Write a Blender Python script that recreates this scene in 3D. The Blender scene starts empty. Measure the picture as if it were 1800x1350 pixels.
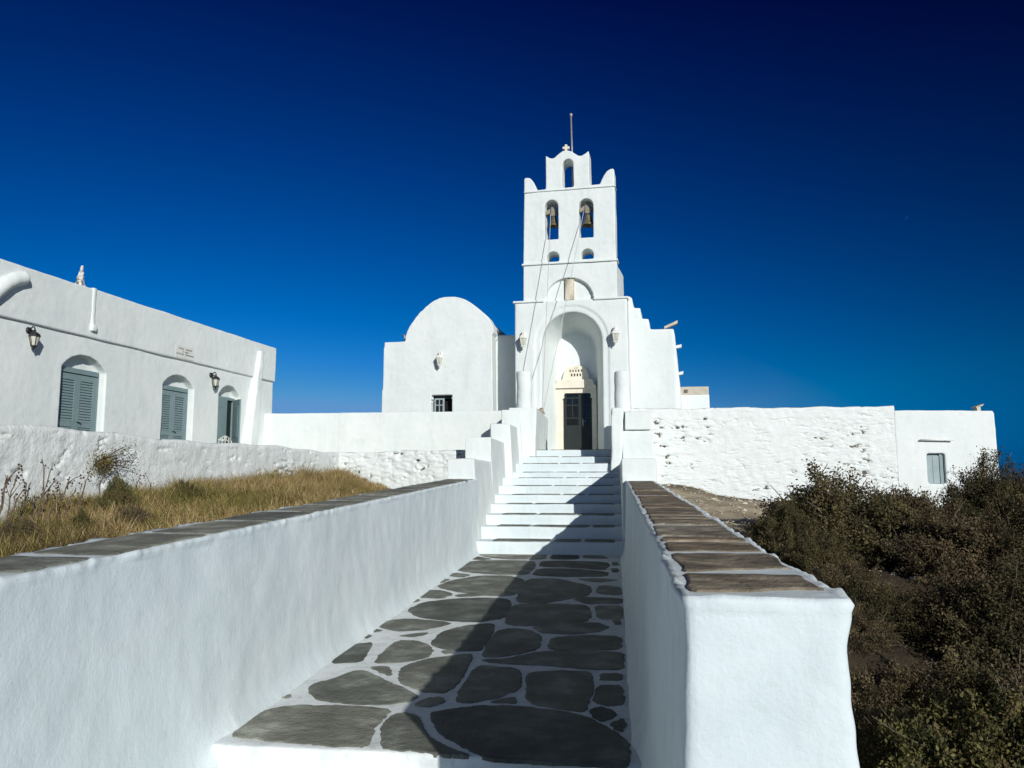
import bpy, bmesh, math, random
import numpy as np
from mathutils import Vector, Matrix, noise
from math import sin, cos, tan, atan, pi, radians, sqrt, exp

random.seed(7)
RNG = np.random.default_rng(7)
scene = bpy.context.scene
COL = scene.collection

# ------------------------------------------------------------------ camera model
F = 1400.0; EYE = 1.6; TH = atan(169/1400)
AP = radians(7.3)      # heading of the stair path
AC = radians(11.9)     # heading of the church and the left building
SL = .0285             # slope of the paved path

def ray(x, y):
    cx = (x-900)/F; cy = (675-y)/F
    return (cx, cos(TH)-cy*sin(TH), sin(TH)+cy*cos(TH))

class Frame:
    def __init__(s, a): s.a = a; s.c = cos(a); s.s = sin(a)
    def to(s, X, Y): return (X*s.c-Y*s.s, X*s.s+Y*s.c)
    def world(s, u, v, z=0): return Vector((u*s.c+v*s.s, -u*s.s+v*s.c, z))
    def vp(s, x, y, v0):                 # pixel -> (u, z) on the plane v = v0
        r = ray(x, y); u, v = s.to(r[0], r[1]); t = v0/v
        return (u*t, EYE+r[2]*t)
    def up(s, x, y, u0):                 # pixel -> (v, z) on the plane u = u0
        r = ray(x, y); u, v = s.to(r[0], r[1]); t = u0/u
        return (v*t, EYE+r[2]*t)
    def flat(s, x, y, h, sl):            # pixel -> (u, v) on the plane z = h + sl*v
        r = ray(x, y); u, v = s.to(r[0], r[1]); t = (EYE-h)/(sl*v-r[2])
        return (u*t, v*t)

W = Frame(0.0); P = Frame(AP); C = Frame(AC)

# ------------------------------------------------------------------ materials
def nt(name):
    m = bpy.data.materials.new(name); m.use_nodes = True
    n = m.node_tree; b = n.nodes['Principled BSDF']
    return m, n, b

def N(n, t, **kw):
    x = n.nodes.new(t)
    for k, v in kw.items():
        if k in x.inputs: x.inputs[k].default_value = v
        else: setattr(x, k, v)
    return x

def coords(n, scale=(1, 1, 1)):
    g = N(n, 'ShaderNodeNewGeometry'); mp = N(n, 'ShaderNodeMapping')
    mp.inputs['Scale'].default_value = scale
    n.links.new(g.outputs['Position'], mp.inputs['Vector'])
    return mp.outputs[0]

def noisemat(name, c1, c2, scale=6, rough=.85, bump=.3, bscale=40, bdist=.01, detail=6, stretch=(1, 1, 1), spec=.3, c3=None, metal=0, bump2=0, b2scale=5, lo=.3, hi=.7, stain=0, sscale=1.5):
    m, n, b = nt(name)
    co = coords(n, stretch)
    t = N(n, 'ShaderNodeTexNoise', Scale=scale, Detail=detail, Roughness=.6)
    n.links.new(co, t.inputs['Vector'])
    r = N(n, 'ShaderNodeValToRGB')
    e = r.color_ramp.elements
    e[0].position = lo; e[1].position = hi
    e[0].color = (*c1, 1); e[1].color = (*c2, 1)
    if c3: k = e.new((lo+hi)/2); k.color = (*c3, 1)
    n.links.new(t.outputs['Fac'], r.inputs['Fac'])
    col_out = r.outputs['Color']
    if stain > 0:                                   # old runs, patches and brush laps in the coat
        for (st, sc_, a_, b_, k_) in (((2.2, 2.2, .35), sscale*2, .52, .74, stain), ((1, 1, 1), sscale*5, .56, .70, stain*.7)):
            ts = N(n, 'ShaderNodeTexNoise', Scale=sc_, Detail=9, Roughness=.68); n.links.new(coords(n, st), ts.inputs['Vector'])
            rs = N(n, 'ShaderNodeValToRGB'); rs.color_ramp.elements[0].position = a_; rs.color_ramp.elements[1].position = b_
            rs.color_ramp.elements[0].color = (1, 1, 1, 1); rs.color_ramp.elements[1].color = (1-k_, 1-k_*.95, 1-k_*1.05, 1)
            n.links.new(ts.outputs['Fac'], rs.inputs['Fac'])
            ml = N(n, 'ShaderNodeMix', data_type='RGBA', blend_type='MULTIPLY'); ml.inputs[0].default_value = 1
            n.links.new(col_out, ml.inputs[6]); n.links.new(rs.outputs[0], ml.inputs[7]); col_out = ml.outputs[2]
    n.links.new(col_out, b.inputs['Base Color'])
    b.inputs['Roughness'].default_value = rough
    b.inputs['Specular IOR Level'].default_value = spec
    b.inputs['Metallic'].default_value = metal
    last = None
    for (s, d, st) in ((bscale, bdist, bump), (b2scale, .04, bump2)):
        if st <= 0: continue
        t2 = N(n, 'ShaderNodeTexNoise', Scale=s, Detail=8, Roughness=.62)
        n.links.new(co, t2.inputs['Vector'])
        bp = N(n, 'ShaderNodeBump', Strength=st, Distance=d)
        n.links.new(t2.outputs['Fac'], bp.inputs['Height'])
        if last: n.links.new(last, bp.inputs['Normal'])
        last = bp.outputs[0]
    if last: n.links.new(last, b.inputs['Normal'])
    return m

M = {}
M['lime'] = noisemat('limewash', (.645, .705, .685), (.715, .755, .735), 1.6, .9, .35, 34, .012, bump2=.25, b2scale=4, spec=.2, stain=.10, sscale=.8)
M['lime_near'] = noisemat('brushed_limewash', (.57, .655, .675), (.685, .755, .77), 1.3, .82, .35, 70, .006, bump2=.18, b2scale=9, spec=.25, stain=.12, sscale=1.6)
M['lime_rub'] = noisemat('limewashed_rubble', (.62, .665, .645), (.72, .755, .735), 5, .9, .6, 26, .018, bump2=.4, b2scale=7, spec=.2)
M['lime_path'] = noisemat('trodden_limewash', (.54, .58, .58), (.72, .76, .76), 4.5, .85, .35, 40, .01, bump2=.2, b2scale=8, spec=.2, lo=.25, hi=.52, stain=.25, sscale=3)
M['mottled'] = noisemat('mottled_stone', (.10, .09, .075), (.70, .70, .66), 16, .9, .5, 40, lo=.38, hi=.56)
M['bare'] = noisemat('bare_rubble_gap', (.05, .042, .034), (.2, .17, .135), 14, .95, .5, 40)
M['cream'] = noisemat('cream_marble', (.66, .605, .48), (.75, .71, .60), 5, .6, .15, 60, spec=.4)
M['tan'] = noisemat('bare_plaster', (.42, .39, .32), (.52, .48, .4), 6, .9, .3, 40)
M['panelstone'] = noisemat('weathered_stone', (.42, .37, .27), (.62, .58, .47), 9, .9, .4, 40)
def slate(nm, k, w):
    f = lambda a: (a*k*w*.96, a*k*1.03, a*k/w*.90)
    return noisemat(nm, f(.09), f(.37), 3.2, .75, .9, 55, .010, bump2=.6, b2scale=14, spec=.12, c3=f(.17), lo=.26, hi=.76, stain=.18, sscale=5)
M['slate'] = slate('grey_schist', 1.05, 1.02); M['slate2'] = slate('pale_schist', 1.38, 1.05); M['slate3'] = slate('dark_schist', .74, .98)
def brownslate(nm, k, w):
    f = lambda a, b, c: (a*k*w, b*k, c*k/w)
    return noisemat(nm, f(.075, .06, .04), f(.42, .35, .25), 5.5, .85, .9, 34, .012, bump2=.6, b2scale=13, spec=.15, c3=f(.20, .165, .118), stretch=(1, 1.3, 1), lo=.28, hi=.74, stain=.25, sscale=5)
M['slateb'] = brownslate('brown_schist', 1.1, .97); M['slateb2'] = brownslate('olive_brown_schist', 1.3, .92); M['slateb3'] = brownslate('rusty_schist', 1.0, 1.03)
M['shut'] = noisemat('grey_blue_paint', (.15, .225, .235), (.19, .265, .275), 4, .5, .1, 60, spec=.4)
M['door'] = noisemat('dark_green_paint', (.008, .014, .014), (.014, .021, .02), 5, .55, .1, 60, spec=.4)
M['hatch'] = noisemat('pale_blue_grey_paint', (.25, .32, .33), (.32, .38, .39), 4, .6, .1, 60)
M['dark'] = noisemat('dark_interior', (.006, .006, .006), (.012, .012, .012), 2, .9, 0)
M['black'] = noisemat('black_iron', (.008, .008, .009), (.02, .02, .022), 9, .45, .1, 80, spec=.5)
M['whitemetal'] = noisemat('white_painted_metal', (.68, .68, .62), (.76, .76, .71), 9, .45, .1, 80, spec=.5)
M['bronze'] = noisemat('weathered_bronze', (.075, .07, .04), (.17, .155, .09), 9, .55, .2, 60, metal=.35)
M['wood'] = noisemat('weathered_wood', (.16, .15, .12), (.33, .31, .25), 10, .9, .4, 40, stretch=(1, 1, 6))
M['steel'] = noisemat('galvanised_steel', (.25, .25, .24), (.4, .4, .38), 9, .5, 0, metal=.5)
M['rope'] = noisemat('rope_fibre', (.42, .42, .40), (.55, .55, .52), 30, .9, 0)
M['twine'] = noisemat('knotted_twine', (.2, .16, .1), (.42, .34, .24), 60, .9, 0)
M['ink'] = noisemat('carved_letters', (.12, .13, .12), (.2, .21, .19), 30, .9, 0)
M['marble'] = noisemat('plaque_marble', (.60, .62, .58), (.70, .71, .67), 12, .6, .05, 60)
M['soil'] = noisemat('dry_soil', (.26, .215, .14), (.52, .45, .33), 3, .95, .8, 25, .03, c3=(.38, .32, .225), bump2=.8, b2scale=9)
M['twig'] = noisemat('grey_twig', (.04, .032, .024), (.19, .16, .12), 20, .9, 0)
M['stalk'] = noisemat('dry_stalk_bark', (.06, .045, .03), (.19, .14, .095), 20, .9, 0)
M['seed'] = noisemat('dry_seedhead', (.035, .025, .018), (.09, .06, .04), 40, .95, 0)
M['capleaf'] = noisemat('caper_leaf', (.05, .045, .02), (.16, .14, .05), 30, .8, 0)

def glassmat(name, col, rough=.05):
    m, n, b = nt(name)
    b.inputs['Base Color'].default_value = (*col, 1)
    b.inputs['Roughness'].default_value = rough
    b.inputs['Specular IOR Level'].default_value = .5
    return m
M['pane'] = glassmat('dark_window_glass', (.008, .009, .01), .08)
M['frost'] = noisemat('frosted_glass', (.42, .42, .36), (.6, .6, .5), 40, .35, 0, spec=.5)

def attrmat(name, rough=.75, trans=.0):
    m, n, b = nt(name)
    a = N(n, 'ShaderNodeAttribute', attribute_name='tint')
    n.links.new(a.outputs['Color'], b.inputs['Base Color'])
    b.inputs['Roughness'].default_value = rough
    b.inputs['Specular IOR Level'].default_value = .12
    if trans > 0:
        t = N(n, 'ShaderNodeBsdfTranslucent'); mx = N(n, 'ShaderNodeMixShader', Fac=trans)
        n.links.new(a.outputs['Color'], t.inputs['Color'])
        n.links.new(b.outputs[0], mx.inputs[1]); n.links.new(t.outputs[0], mx.inputs[2])
        n.links.new(mx.outputs[0], n.nodes['Material Output'].inputs['Surface'])
    return m
M['leaf'] = attrmat('shrub_leaves', .7, .1)
M['grass'] = attrmat('dry_grass_blades', .8, .2)

# ------------------------------------------------------------------ object helpers
def thing(name, label, cat, frame=W, base=(0, 0, 0), group=None, kind='thing'):
    o = bpy.data.objects.new(name, None); COL.objects.link(o)
    o.location = frame.world(*base); o.rotation_euler = (0, 0, -frame.a)
    o.empty_display_size = .2
    o['label'] = label; o['category'] = cat; o['kind'] = kind
    if group: o['group'] = group
    o['base'] = list(base)
    return o

def link(name, me, mat, parent=None, smooth=True, label=None):
    """mesh given in the frame coordinates of its thing"""
    if mat is not None and not me.materials: me.materials.append(mat)
    if smooth is not None and len(me.polygons):
        me.polygons.foreach_set('use_smooth', [smooth]*len(me.polygons))
    me.name = name
    o = bpy.data.objects.new(name, me); COL.objects.link(o)
    root = parent
    while root is not None and root.parent is not None: root = root.parent
    if root is not None and not o.get('raw'):
        b = root['base']; me.transform(Matrix.Translation((-b[0], -b[1], -b[2])))
    o.parent = parent
    if label: o['label'] = label
    return o

def single(name, me, mat, label, cat, frame=W, group=None, kind='thing', smooth=True):
    o = link(name, me, mat, None, smooth)
    o.rotation_euler = (0, 0, -frame.a)
    if label: o['label'] = label; o['category'] = cat
    if group: o['group'] = group
    o['kind'] = kind
    return o

def mesh(bm):
    bmesh.ops.recalc_face_normals(bm, faces=bm.faces[:])
    me = bpy.data.meshes.new('m'); bm.to_mesh(me); bm.free(); return me

def box(bm, u0, u1, v0, v1, z0, z1):
    vs = [bm.verts.new((u, v, z)) for z in (z0, z1) for v in (v0, v1) for u in (u0, u1)]
    for f in ((0, 1, 3, 2), (4, 5, 7, 6), (0, 1, 5, 4), (2, 3, 7, 6), (0, 2, 6, 4), (1, 3, 7, 5)):
        bm.faces.new([vs[i] for i in f])
    return vs

def hexa(bm, lo, hi):
    """four lower and four upper corners in ring order"""
    a = [bm.verts.new(p) for p in lo]; b = [bm.verts.new(p) for p in hi]
    bm.faces.new(a); bm.faces.new(b)
    for i in range(4): bm.faces.new((a[i], a[(i+1) % 4], b[(i+1) % 4], b[i]))

def prism(bm, pts, a, b, axis='v'):
    """outline extruded from a to b: pts are (u,z) for axis v, (v,z) for axis u, (u,v) for axis z"""
    mk = {'v': lambda p, w: (p[0], w, p[1]), 'u': lambda p, w: (w, p[0], p[1]), 'z': lambda p, w: (p[0], p[1], w)}[axis]
    A = [bm.verts.new(mk(p, a)) for p in pts]; B = [bm.verts.new(mk(p, b)) for p in pts]
    bm.faces.new(A); bm.faces.new(B)
    n = len(pts)
    for i in range(n): bm.faces.new((A[i], A[(i+1) % n], B[(i+1) % n], B[i]))

def loft(bm, A, B):
    a = [bm.verts.new(p) for p in A]; b = [bm.verts.new(p) for p in B]
    bm.faces.new(a); bm.faces.new(b); n = len(A)
    for i in range(n): bm.faces.new((a[i], a[(i+1) % n], b[(i+1) % n], b[i]))

def tube(bm, pts, r, n=6, cap=True):
    pts = [Vector(p) for p in pts]; rs = r if isinstance(r, (list, tuple)) else [r]*len(pts)
    rings = []; prev = None
    for i, p in enumerate(pts):
        d = (pts[min(i+1, len(pts)-1)]-pts[max(i-1, 0)]).normalized()
        if prev is None:
            x = d.cross(Vector((0, 0, 1)))
            if x.length < .1: x = d.cross(Vector((1, 0, 0)))
        else: x = prev-d*prev.dot(d)
        x.normalize(); prev = x; y = d.cross(x)
        rings.append([bm.verts.new(p+(x*cos(2*pi*k/n)+y*sin(2*pi*k/n))*rs[i]) for k in range(n)])
    for a, b in zip(rings, rings[1:]):
        for k in range(n): bm.faces.new((a[k], a[(k+1) % n], b[(k+1) % n], b[k]))
    if cap:
        bm.faces.new(rings[0]); bm.faces.new(rings[-1])

def lathe(bm, prof, c, n=16, rot=0):
    rings = [[bm.verts.new((c[0]+r*cos(2*pi*k/n+rot), c[1]+r*sin(2*pi*k/n+rot), c[2]+z)) for k in range(n)] for r, z in prof]
    for a, b in zip(rings, rings[1:]):
        for k in range(n): bm.faces.new((a[k], a[(k+1) % n], b[(k+1) % n], b[k]))
    bm.faces.new(rings[0]); bm.faces.new(rings[-1])

def wobble(me, amp=.012, sc=1.6, amp2=.004, sc2=7, fn=None, seed=0):
    n = len(me.vertices)
    co = np.empty(n*3); me.vertices.foreach_get('co', co); co = co.reshape(-1, 3)
    no = np.empty(n*3); me.vertices.foreach_get('normal', no); no = no.reshape(-1, 3)
    d = np.empty(n); of = Vector((seed*13.7, seed*5.1, seed*3.3))
    for i in range(n):
        p = Vector(co[i])+of
        d[i] = amp*noise.noise(p*sc)+amp2*noise.noise(p*sc2)
    co = co+no*d[:, None]
    if fn is not None: co = fn(co, no)
    me.vertices.foreach_set('co', co.ravel()); me.update()
    return me

def bake(bm, cuts=(), voxel=None, it=2, w=None, fn=None, seed=0, amp=.012, sc=1.6, amp2=.004, sc2=7):
    """boolean cuts, then a soft hand-plastered skin"""
    tmp = []
    o = bpy.data.objects.new('tmp', mesh(bm)); COL.objects.link(o); tmp.append(o)
    for c in cuts:
        k = bpy.data.objects.new('cut', mesh(c)); COL.objects.link(k); tmp.append(k)
        md = o.modifiers.new('b', 'BOOLEAN'); md.operation = 'DIFFERENCE'; md.object = k; md.solver = 'EXACT'
    if voxel:
        md = o.modifiers.new('r', 'REMESH'); md.mode = 'VOXEL'; md.voxel_size = voxel
        if it:
            md = o.modifiers.new('s', 'SMOOTH'); md.factor = .5; md.iterations = it
    dg = bpy.context.evaluated_depsgraph_get(); dg.update()
    me = bpy.data.meshes.new_from_object(o.evaluated_get(dg))
    for t in tmp:
        d = t.data; bpy.data.objects.remove(t); bpy.data.meshes.remove(d)
    if voxel and amp > 0: wobble(me, amp, sc, amp2, sc2, fn, seed)
    return me

def arc(cx, cz, r, a0, a1, n, rz=None):
    rz = rz or r
    return [(cx+r*cos(radians(a0+(a1-a0)*i/n)), cz+rz*sin(radians(a0+(a1-a0)*i/n))) for i in range(n+1)]

def chaikin(p, k=2):
    for _ in range(k):
        q = []
        for i in range(len(p)):
            a, b = p[i], p[(i+1) % len(p)]
            q += [(a[0]*.78+b[0]*.22, a[1]*.78+b[1]*.22), (a[0]*.22+b[0]*.78, a[1]*.22+b[1]*.78)]
        p = q
    return p

def slab_poly(bm, pts, zf, h0, h1):
    """a flat stone: outline (u,v), surface following zf(u,v)"""
    A = [bm.verts.new((u, v, zf(u, v)+h0)) for u, v in pts]
    cu = sum(p[0] for p in pts)/len(pts); cv = sum(p[1] for p in pts)/len(pts)
    B = [bm.verts.new((u, v, zf(u, v)+h1-.004)) for u, v in pts]
    k = .965
    T = [bm.verts.new((cu+(u-cu)*k, cv+(v-cv)*k, zf(cu+(u-cu)*k, cv+(v-cv)*k)+h1)) for u, v in pts]
    n = len(pts)
    for i in range(n):
        j = (i+1) % n
        bm.faces.new((A[i], A[j], B[j], B[i])); bm.faces.new((B[i], B[j], T[j], T[i]))
    bm.faces.new(T)

def sub_children(o, new):
    for ch in [c for c in COL.objects if c.parent == o]:
        c = ch.copy(); COL.objects.link(c); c.parent = new
        sub_children(ch, c)
def dup(o, loc, rz, label, scale=None, sz=None):
    c = o.copy(); COL.objects.link(c)
    c.location = loc; c.rotation_euler = (0, 0, rz); c['label'] = label
    if scale: c.scale = (scale, scale, scale) if not sz else (scale, scale, sz)
    sub_children(o, c)
    return c

# ------------------------------------------------------------------ terrain
CP = [  # x, y, z of the ground
    (1.6, 2, -.75), (3, 3, -.85), (2.4, 5, -.35), (5, 5, -.6), (2.6, 8, .25), (5, 8, .05), (2.9, 10, .62), (5, 10.5, .5), (8, 10, .1),
    (3.0, 12, .98), (5.5, 13, .95), (3.4, 15, 1.2), (3, 18, 1.5), (5.5, 18.6, 1.1), (9, 18.6, .95), (12, 18.6, .95), (8, 14, .85), (12, 12, .3),
    (14, 18, .7), (5, 22, 1.4), (10, 23, 1.2), (0, -2, -.3), (-4, -2, .6),
    (-2.2, 3, .95), (-3.2, 3, .95), (-5.5, 3.5, .8), (-2.2, 6, 1.08), (-4, 6.2, 1.05), (-5.6, 7.5, 1.0), (-1.6, 9, 1.18), (-3.2, 9, 1.2), (-4.8, 9.5, 1.28),
    (-1.4, 12, 1.2), (-2.8, 12, 1.3), (-4.3, 12.5, 1.42), (-.9, 15, 1.3), (-2.2, 15, 1.32), (-3.6, 15.8, 1.5),
    (-8, 9, 1.6), (-7, 14, 1.6), (-5, 20, 1.6), (-1, 19, 1.6), (0, 25, 1.6), (-8, 25, 1.6), (-14, 15, 1.6), (-12, 30, 1.5), (5, 30, 1.3), (14, 28, .9)]
CPA = np.array(CP)
def ground_z(X, Y):
    X = np.asarray(X, float); Y = np.asarray(Y, float); s = X.shape
    x = X.ravel(); y = Y.ravel()
    d2 = (x[:, None]-CPA[None, :, 0])**2+(y[:, None]-CPA[None, :, 1])**2+.12
    w = 1/d2**2
    z = (w*CPA[None, :, 2]).sum(1)/w.sum(1)
    r = np.sqrt(x**2+(y-14)**2)
    far = np.clip((r-24)/60, 0, None)
    z = z-np.minimum(far*22, 125*(1-np.exp(-far*.35)))
    # keep the soil clear of the paved path between the walls
    u = x*cos(AP)-y*sin(AP); v = x*sin(AP)+y*cos(AP)
    inside = np.clip(1-np.maximum(np.abs(u+1.1)-1.45, 0)/.25, 0, 1)*(v < 25)*(v > -3)
    cap = np.where(v < 4.5, -.45, np.minimum(SL*v-.3, 1.2))
    z = np.where(inside > 0, np.minimum(z, cap*inside+z*(1-inside)), z)
    return z.reshape(s)

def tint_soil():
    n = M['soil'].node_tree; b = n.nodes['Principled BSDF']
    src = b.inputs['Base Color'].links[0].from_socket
    at = N(n, 'ShaderNodeAttribute', attribute_name='litter_shade'); mx = N(n, 'ShaderNodeMix', data_type='RGBA', blend_type='MULTIPLY')
    cr = N(n, 'ShaderNodeValToRGB'); cr.color_ramp.elements[0].color = (1, 1, 1, 1); cr.color_ramp.elements[1].color = (.12, .105, .085, 1)  # leaf litter colour, darkened further to stand for shade between the shrubs
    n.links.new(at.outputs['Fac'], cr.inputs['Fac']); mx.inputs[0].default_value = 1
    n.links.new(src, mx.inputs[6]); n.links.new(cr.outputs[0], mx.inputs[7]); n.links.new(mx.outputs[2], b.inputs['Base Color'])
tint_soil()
def build_ground():
    ax = np.concatenate([-np.geomspace(14, 9000, 26)[::-1]-2, np.arange(-15, 15.01, .14), np.geomspace(14, 9000, 26)+2])
    ay = np.concatenate([-np.geomspace(4, 9000, 26)[::-1]-.5, np.arange(-4, 30.01, .14), np.geomspace(18, 9000, 26)+14])
    X, Y = np.meshgrid(ax, ay); Z = ground_z(X, Y)
    ny, nx = X.shape
    for j in range(ny):
        for i in range(nx):
            if -15 < X[j, i] < 15 and -4 < Y[j, i] < 30:
                p = Vector((X[j, i], Y[j, i], 0))
                Z[j, i] += .05*noise.noise(p*.9)+.02*noise.noise(p*3.1)
    idx = np.arange(nx*ny).reshape(ny, nx)
    q = np.stack([idx[:-1, :-1], idx[:-1, 1:], idx[1:, 1:], idx[1:, :-1]], -1).reshape(-1, 4)
    me = bpy.data.meshes.new('ground')
    me.from_pydata(np.stack([X, Y, Z], -1).reshape(-1, 3).tolist(), [], q.tolist())
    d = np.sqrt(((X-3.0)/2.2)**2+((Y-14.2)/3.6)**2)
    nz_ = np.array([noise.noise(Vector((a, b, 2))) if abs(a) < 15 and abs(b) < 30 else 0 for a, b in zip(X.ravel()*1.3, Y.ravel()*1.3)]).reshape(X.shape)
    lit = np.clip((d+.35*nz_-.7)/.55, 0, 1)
    at = me.attributes.new('litter_shade', 'FLOAT', 'POINT'); at.data.foreach_set('value', lit.ravel().astype(np.float32))
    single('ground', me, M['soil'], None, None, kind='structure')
    bm = bmesh.new()
    vs = [bm.verts.new((22000*cos(2*pi*k/48), 22000*sin(2*pi*k/48), -110)) for k in range(48)]
    bm.faces.new(vs)
    sea = noisemat('sea_water', (.008, .05, .09), (.012, .07, .12), .01, .2, .3, .3, .3)
    single('sea', mesh(bm), sea, None, None, kind='structure')
build_ground()

def build_gravel():
    rng = np.random.default_rng(3); V = []; Fc = []; n0 = 0
    bm = bmesh.new(); bmesh.ops.create_icosphere(bm, subdivisions=1, radius=1); me0 = mesh(bm)
    bv = np.array([v.co[:] for v in me0.vertices]); bf = np.array([p.vertices[:] for p in me0.polygons])
    n = 1500
    x = rng.uniform(1.9, 5.2, n); y = rng.uniform(9.5, 18.8, n); z = ground_z(x, y)
    for i in range(n):
        s = rng.uniform(.008, .02)*(1 if rng.random() < .93 else 3)
        c = bv*(1+.3*rng.normal(size=(len(bv), 1)))*np.array([s*rng.uniform(.8, 1.6), s, s*.6])
        V.append(c+np.array([x[i], y[i], z[i]+.02*rng.random()])); Fc.append(bf+n0); n0 += len(bv)
    me = bpy.data.meshes.new('gravel'); me.from_pydata(np.concatenate(V).tolist(), [], np.concatenate(Fc).tolist())
    single('gravel', me, M['panelstone'], 'loose pale pebbles on the bare soil below the rubble wall', 'gravel', kind='stuff')
build_gravel()

# ------------------------------------------------------------------ paved path
PZ = lambda u, v: SL*v
def path_box(v0, v1, z0, seed):
    bm = bmesh.new()
    hexa(bm, [(-2.75, v0, z0+SL*v0-.5), (.5, v0, z0+SL*v0-.5), (.5, v1, z0+SL*v1-.5), (-2.75, v1, z0+SL*v1-.5)],
         [(-2.75, v0, z0+SL*v0), (.5, v0, z0+SL*v0), (.5, v1, z0+SL*v1), (-2.75, v1, z0+SL*v1)])
    return bake(bm, voxel=.03, it=3, seed=seed, amp=.004, sc=2, amp2=.002, sc2=9)
STONES = [
 [(195,730),(260,665),(330,628),(420,612),(560,612),(720,618),(800,628),(760,670),(735,720),(722,775),(560,765),(400,750),(260,735)],
 [(775,690),(800,655),(850,640),(905,645),(925,690),(960,740),(1040,780),(1120,801),(1000,795),(870,782),(765,778)],
 [(960,640),(1050,625),(1150,612),(1300,615),(1450,632),(1560,655),(1640,700),(1715,745),(1725,838),(1500,826),(1300,818),(1180,808),(1080,770),(990,720)],
 [(490,555),(510,528),(570,515),(660,480),(700,475),(760,505),(860,550),(915,578),(860,600),(760,608),(640,605),(530,590)],
 [(720,465),(790,462),(808,480),(800,497),(760,485)],
 [(850,470),(870,455),(960,430),(1110,412),(1120,425),(1090,480),(1050,540),(1020,562),(930,560),(840,520),(845,490)],
 [(890,610),(940,585),(1010,580),(1012,598),(950,618)],
 [(1055,598),(1080,540),(1140,455),(1300,470),(1308,520),(1290,555),(1210,585),(1100,603)],
 [(1330,600),(1330,510),(1345,485),(1450,478),(1585,482),(1580,560),(1560,610),(1550,635),(1440,620)],
 [(1590,600),(1600,535),(1700,535),(1705,605),(1640,612)],
 [(1615,490),(1690,490),(1698,515),(1615,515)],
 [(1580,625),(1620,618),(1670,635),(1665,655),(1620,672),(1580,650)],
 [(1655,680),(1700,662),(1715,690),(1700,715),(1670,705)],
 [(1180,600),(1285,578),(1290,605)],
 [(1155,435),(1250,432),(1380,405),(1560,402),(1700,408),(1700,475),(1560,470),(1380,455),(1200,448)],
 [(740,450),(770,415),(830,362),(900,362),(950,378),(965,405),(940,430),(840,447)],
 [(575,450),(610,405),(670,375),(740,370),(700,430),(690,445)],
 [(690,345),(715,337),(735,345),(710,355)],
 [(840,345),(900,335),(955,332),(930,345),(880,350)],
 [(720,320),(750,317),(775,325),(745,330)],
 [(745,305),(800,285),(880,278),(1050,293),(950,320),(830,328)],
 [(965,370),(1000,330),(1090,305),(1205,295),(1200,330),(1170,370),(1150,400),(1050,402),(980,385)],
 [(1155,425),(1190,360),(1215,325),(1260,315),(1340,320),(1385,345),(1380,385),(1340,405),(1230,425)],
 [(1350,310),(1440,300),(1600,292),(1645,310),(1620,325),(1530,338),(1400,335)],
 [(1415,385),(1430,350),(1560,342),(1695,345),(1695,395),(1560,400),(1430,398)],
 [(1245,300),(1265,240),(1290,222),(1430,220),(1560,225),(1580,260),(1560,290),(1440,298),(1320,306)],
 [(1590,228),(1700,228),(1700,280),(1605,280)],
 [(870,245),(930,215),(1060,200),(1190,197),(1268,205),(1262,245),(1240,275),(1160,290),(1050,288),(920,275)],
 [(900,190),(950,168),(1010,170),(1045,185),(1000,200),(930,198)],
 [(862,215),(905,202),(920,208),(880,220)],
 [(828,238),(842,231),(858,233),(848,241)],
 [(1050,188),(1120,181),(1180,188),(1080,195)],
 [(980,155),(1040,130),(1150,112),(1260,112),(1320,128),(1310,160),(1280,190),(1180,190),(1060,175)],
 [(1290,215),(1300,180),(1330,125),(1440,122),(1570,150),(1580,170),(1560,190),(1480,205),(1380,220)],
 [(1595,180),(1610,150),(1695,155),(1695,190)],
 [(1515,205),(1535,195),(1700,200),(1695,222),(1560,222)],
 [(970,145),(1000,125),(1035,128),(1010,138)],
 [(1015,112),(1050,102),(1115,110),(1080,120)],
 [(1050,90),(1090,60),(1180,52),(1360,55),(1360,80),(1330,110),(1200,108),(1100,98)],
 [(1350,110),(1375,85),(1500,85),(1640,98),(1640,115),(1500,118)],
 [(1380,78),(1385,58),(1450,55),(1640,60),(1650,75),(1630,92),(1500,82)],
 [(1140,30),(1180,18),(1300,22),(1410,27),(1400,50),(1260,50),(1180,42)],
 [(1105,48),(1130,38),(1195,48),(1160,53)],
 [(1420,50),(1430,30),(1530,30),(1530,50)],
 [(1545,45),(1555,30),(1620,35),(1650,48)],
 [(1515,125),(1600,123),(1690,130),(1600,140)],
 [(1658,62),(1680,60),(1684,72),(1662,74)], [(1655,85),(1682,84),(1686,98),(1660,100)], [(1662,285),(1690,286),(1692,298),(1668,299)],
 [(1000,402),(1040,400),(1050,410),(1015,416)], [(385,583),(405,571),(422,571),(410,585)]]
pa = thing('path', 'flagstone path', 'path', P, kind='structure')
for k in ('label', 'category'): del pa[k]
link('lower_paving', path_box(.2, 4.47, -.17, 1), M['lime_near'], pa)
link('paving', path_box(4.44, 14.2, 0, 2), M['lime_path'], pa)
bm = bmesh.new()
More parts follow.
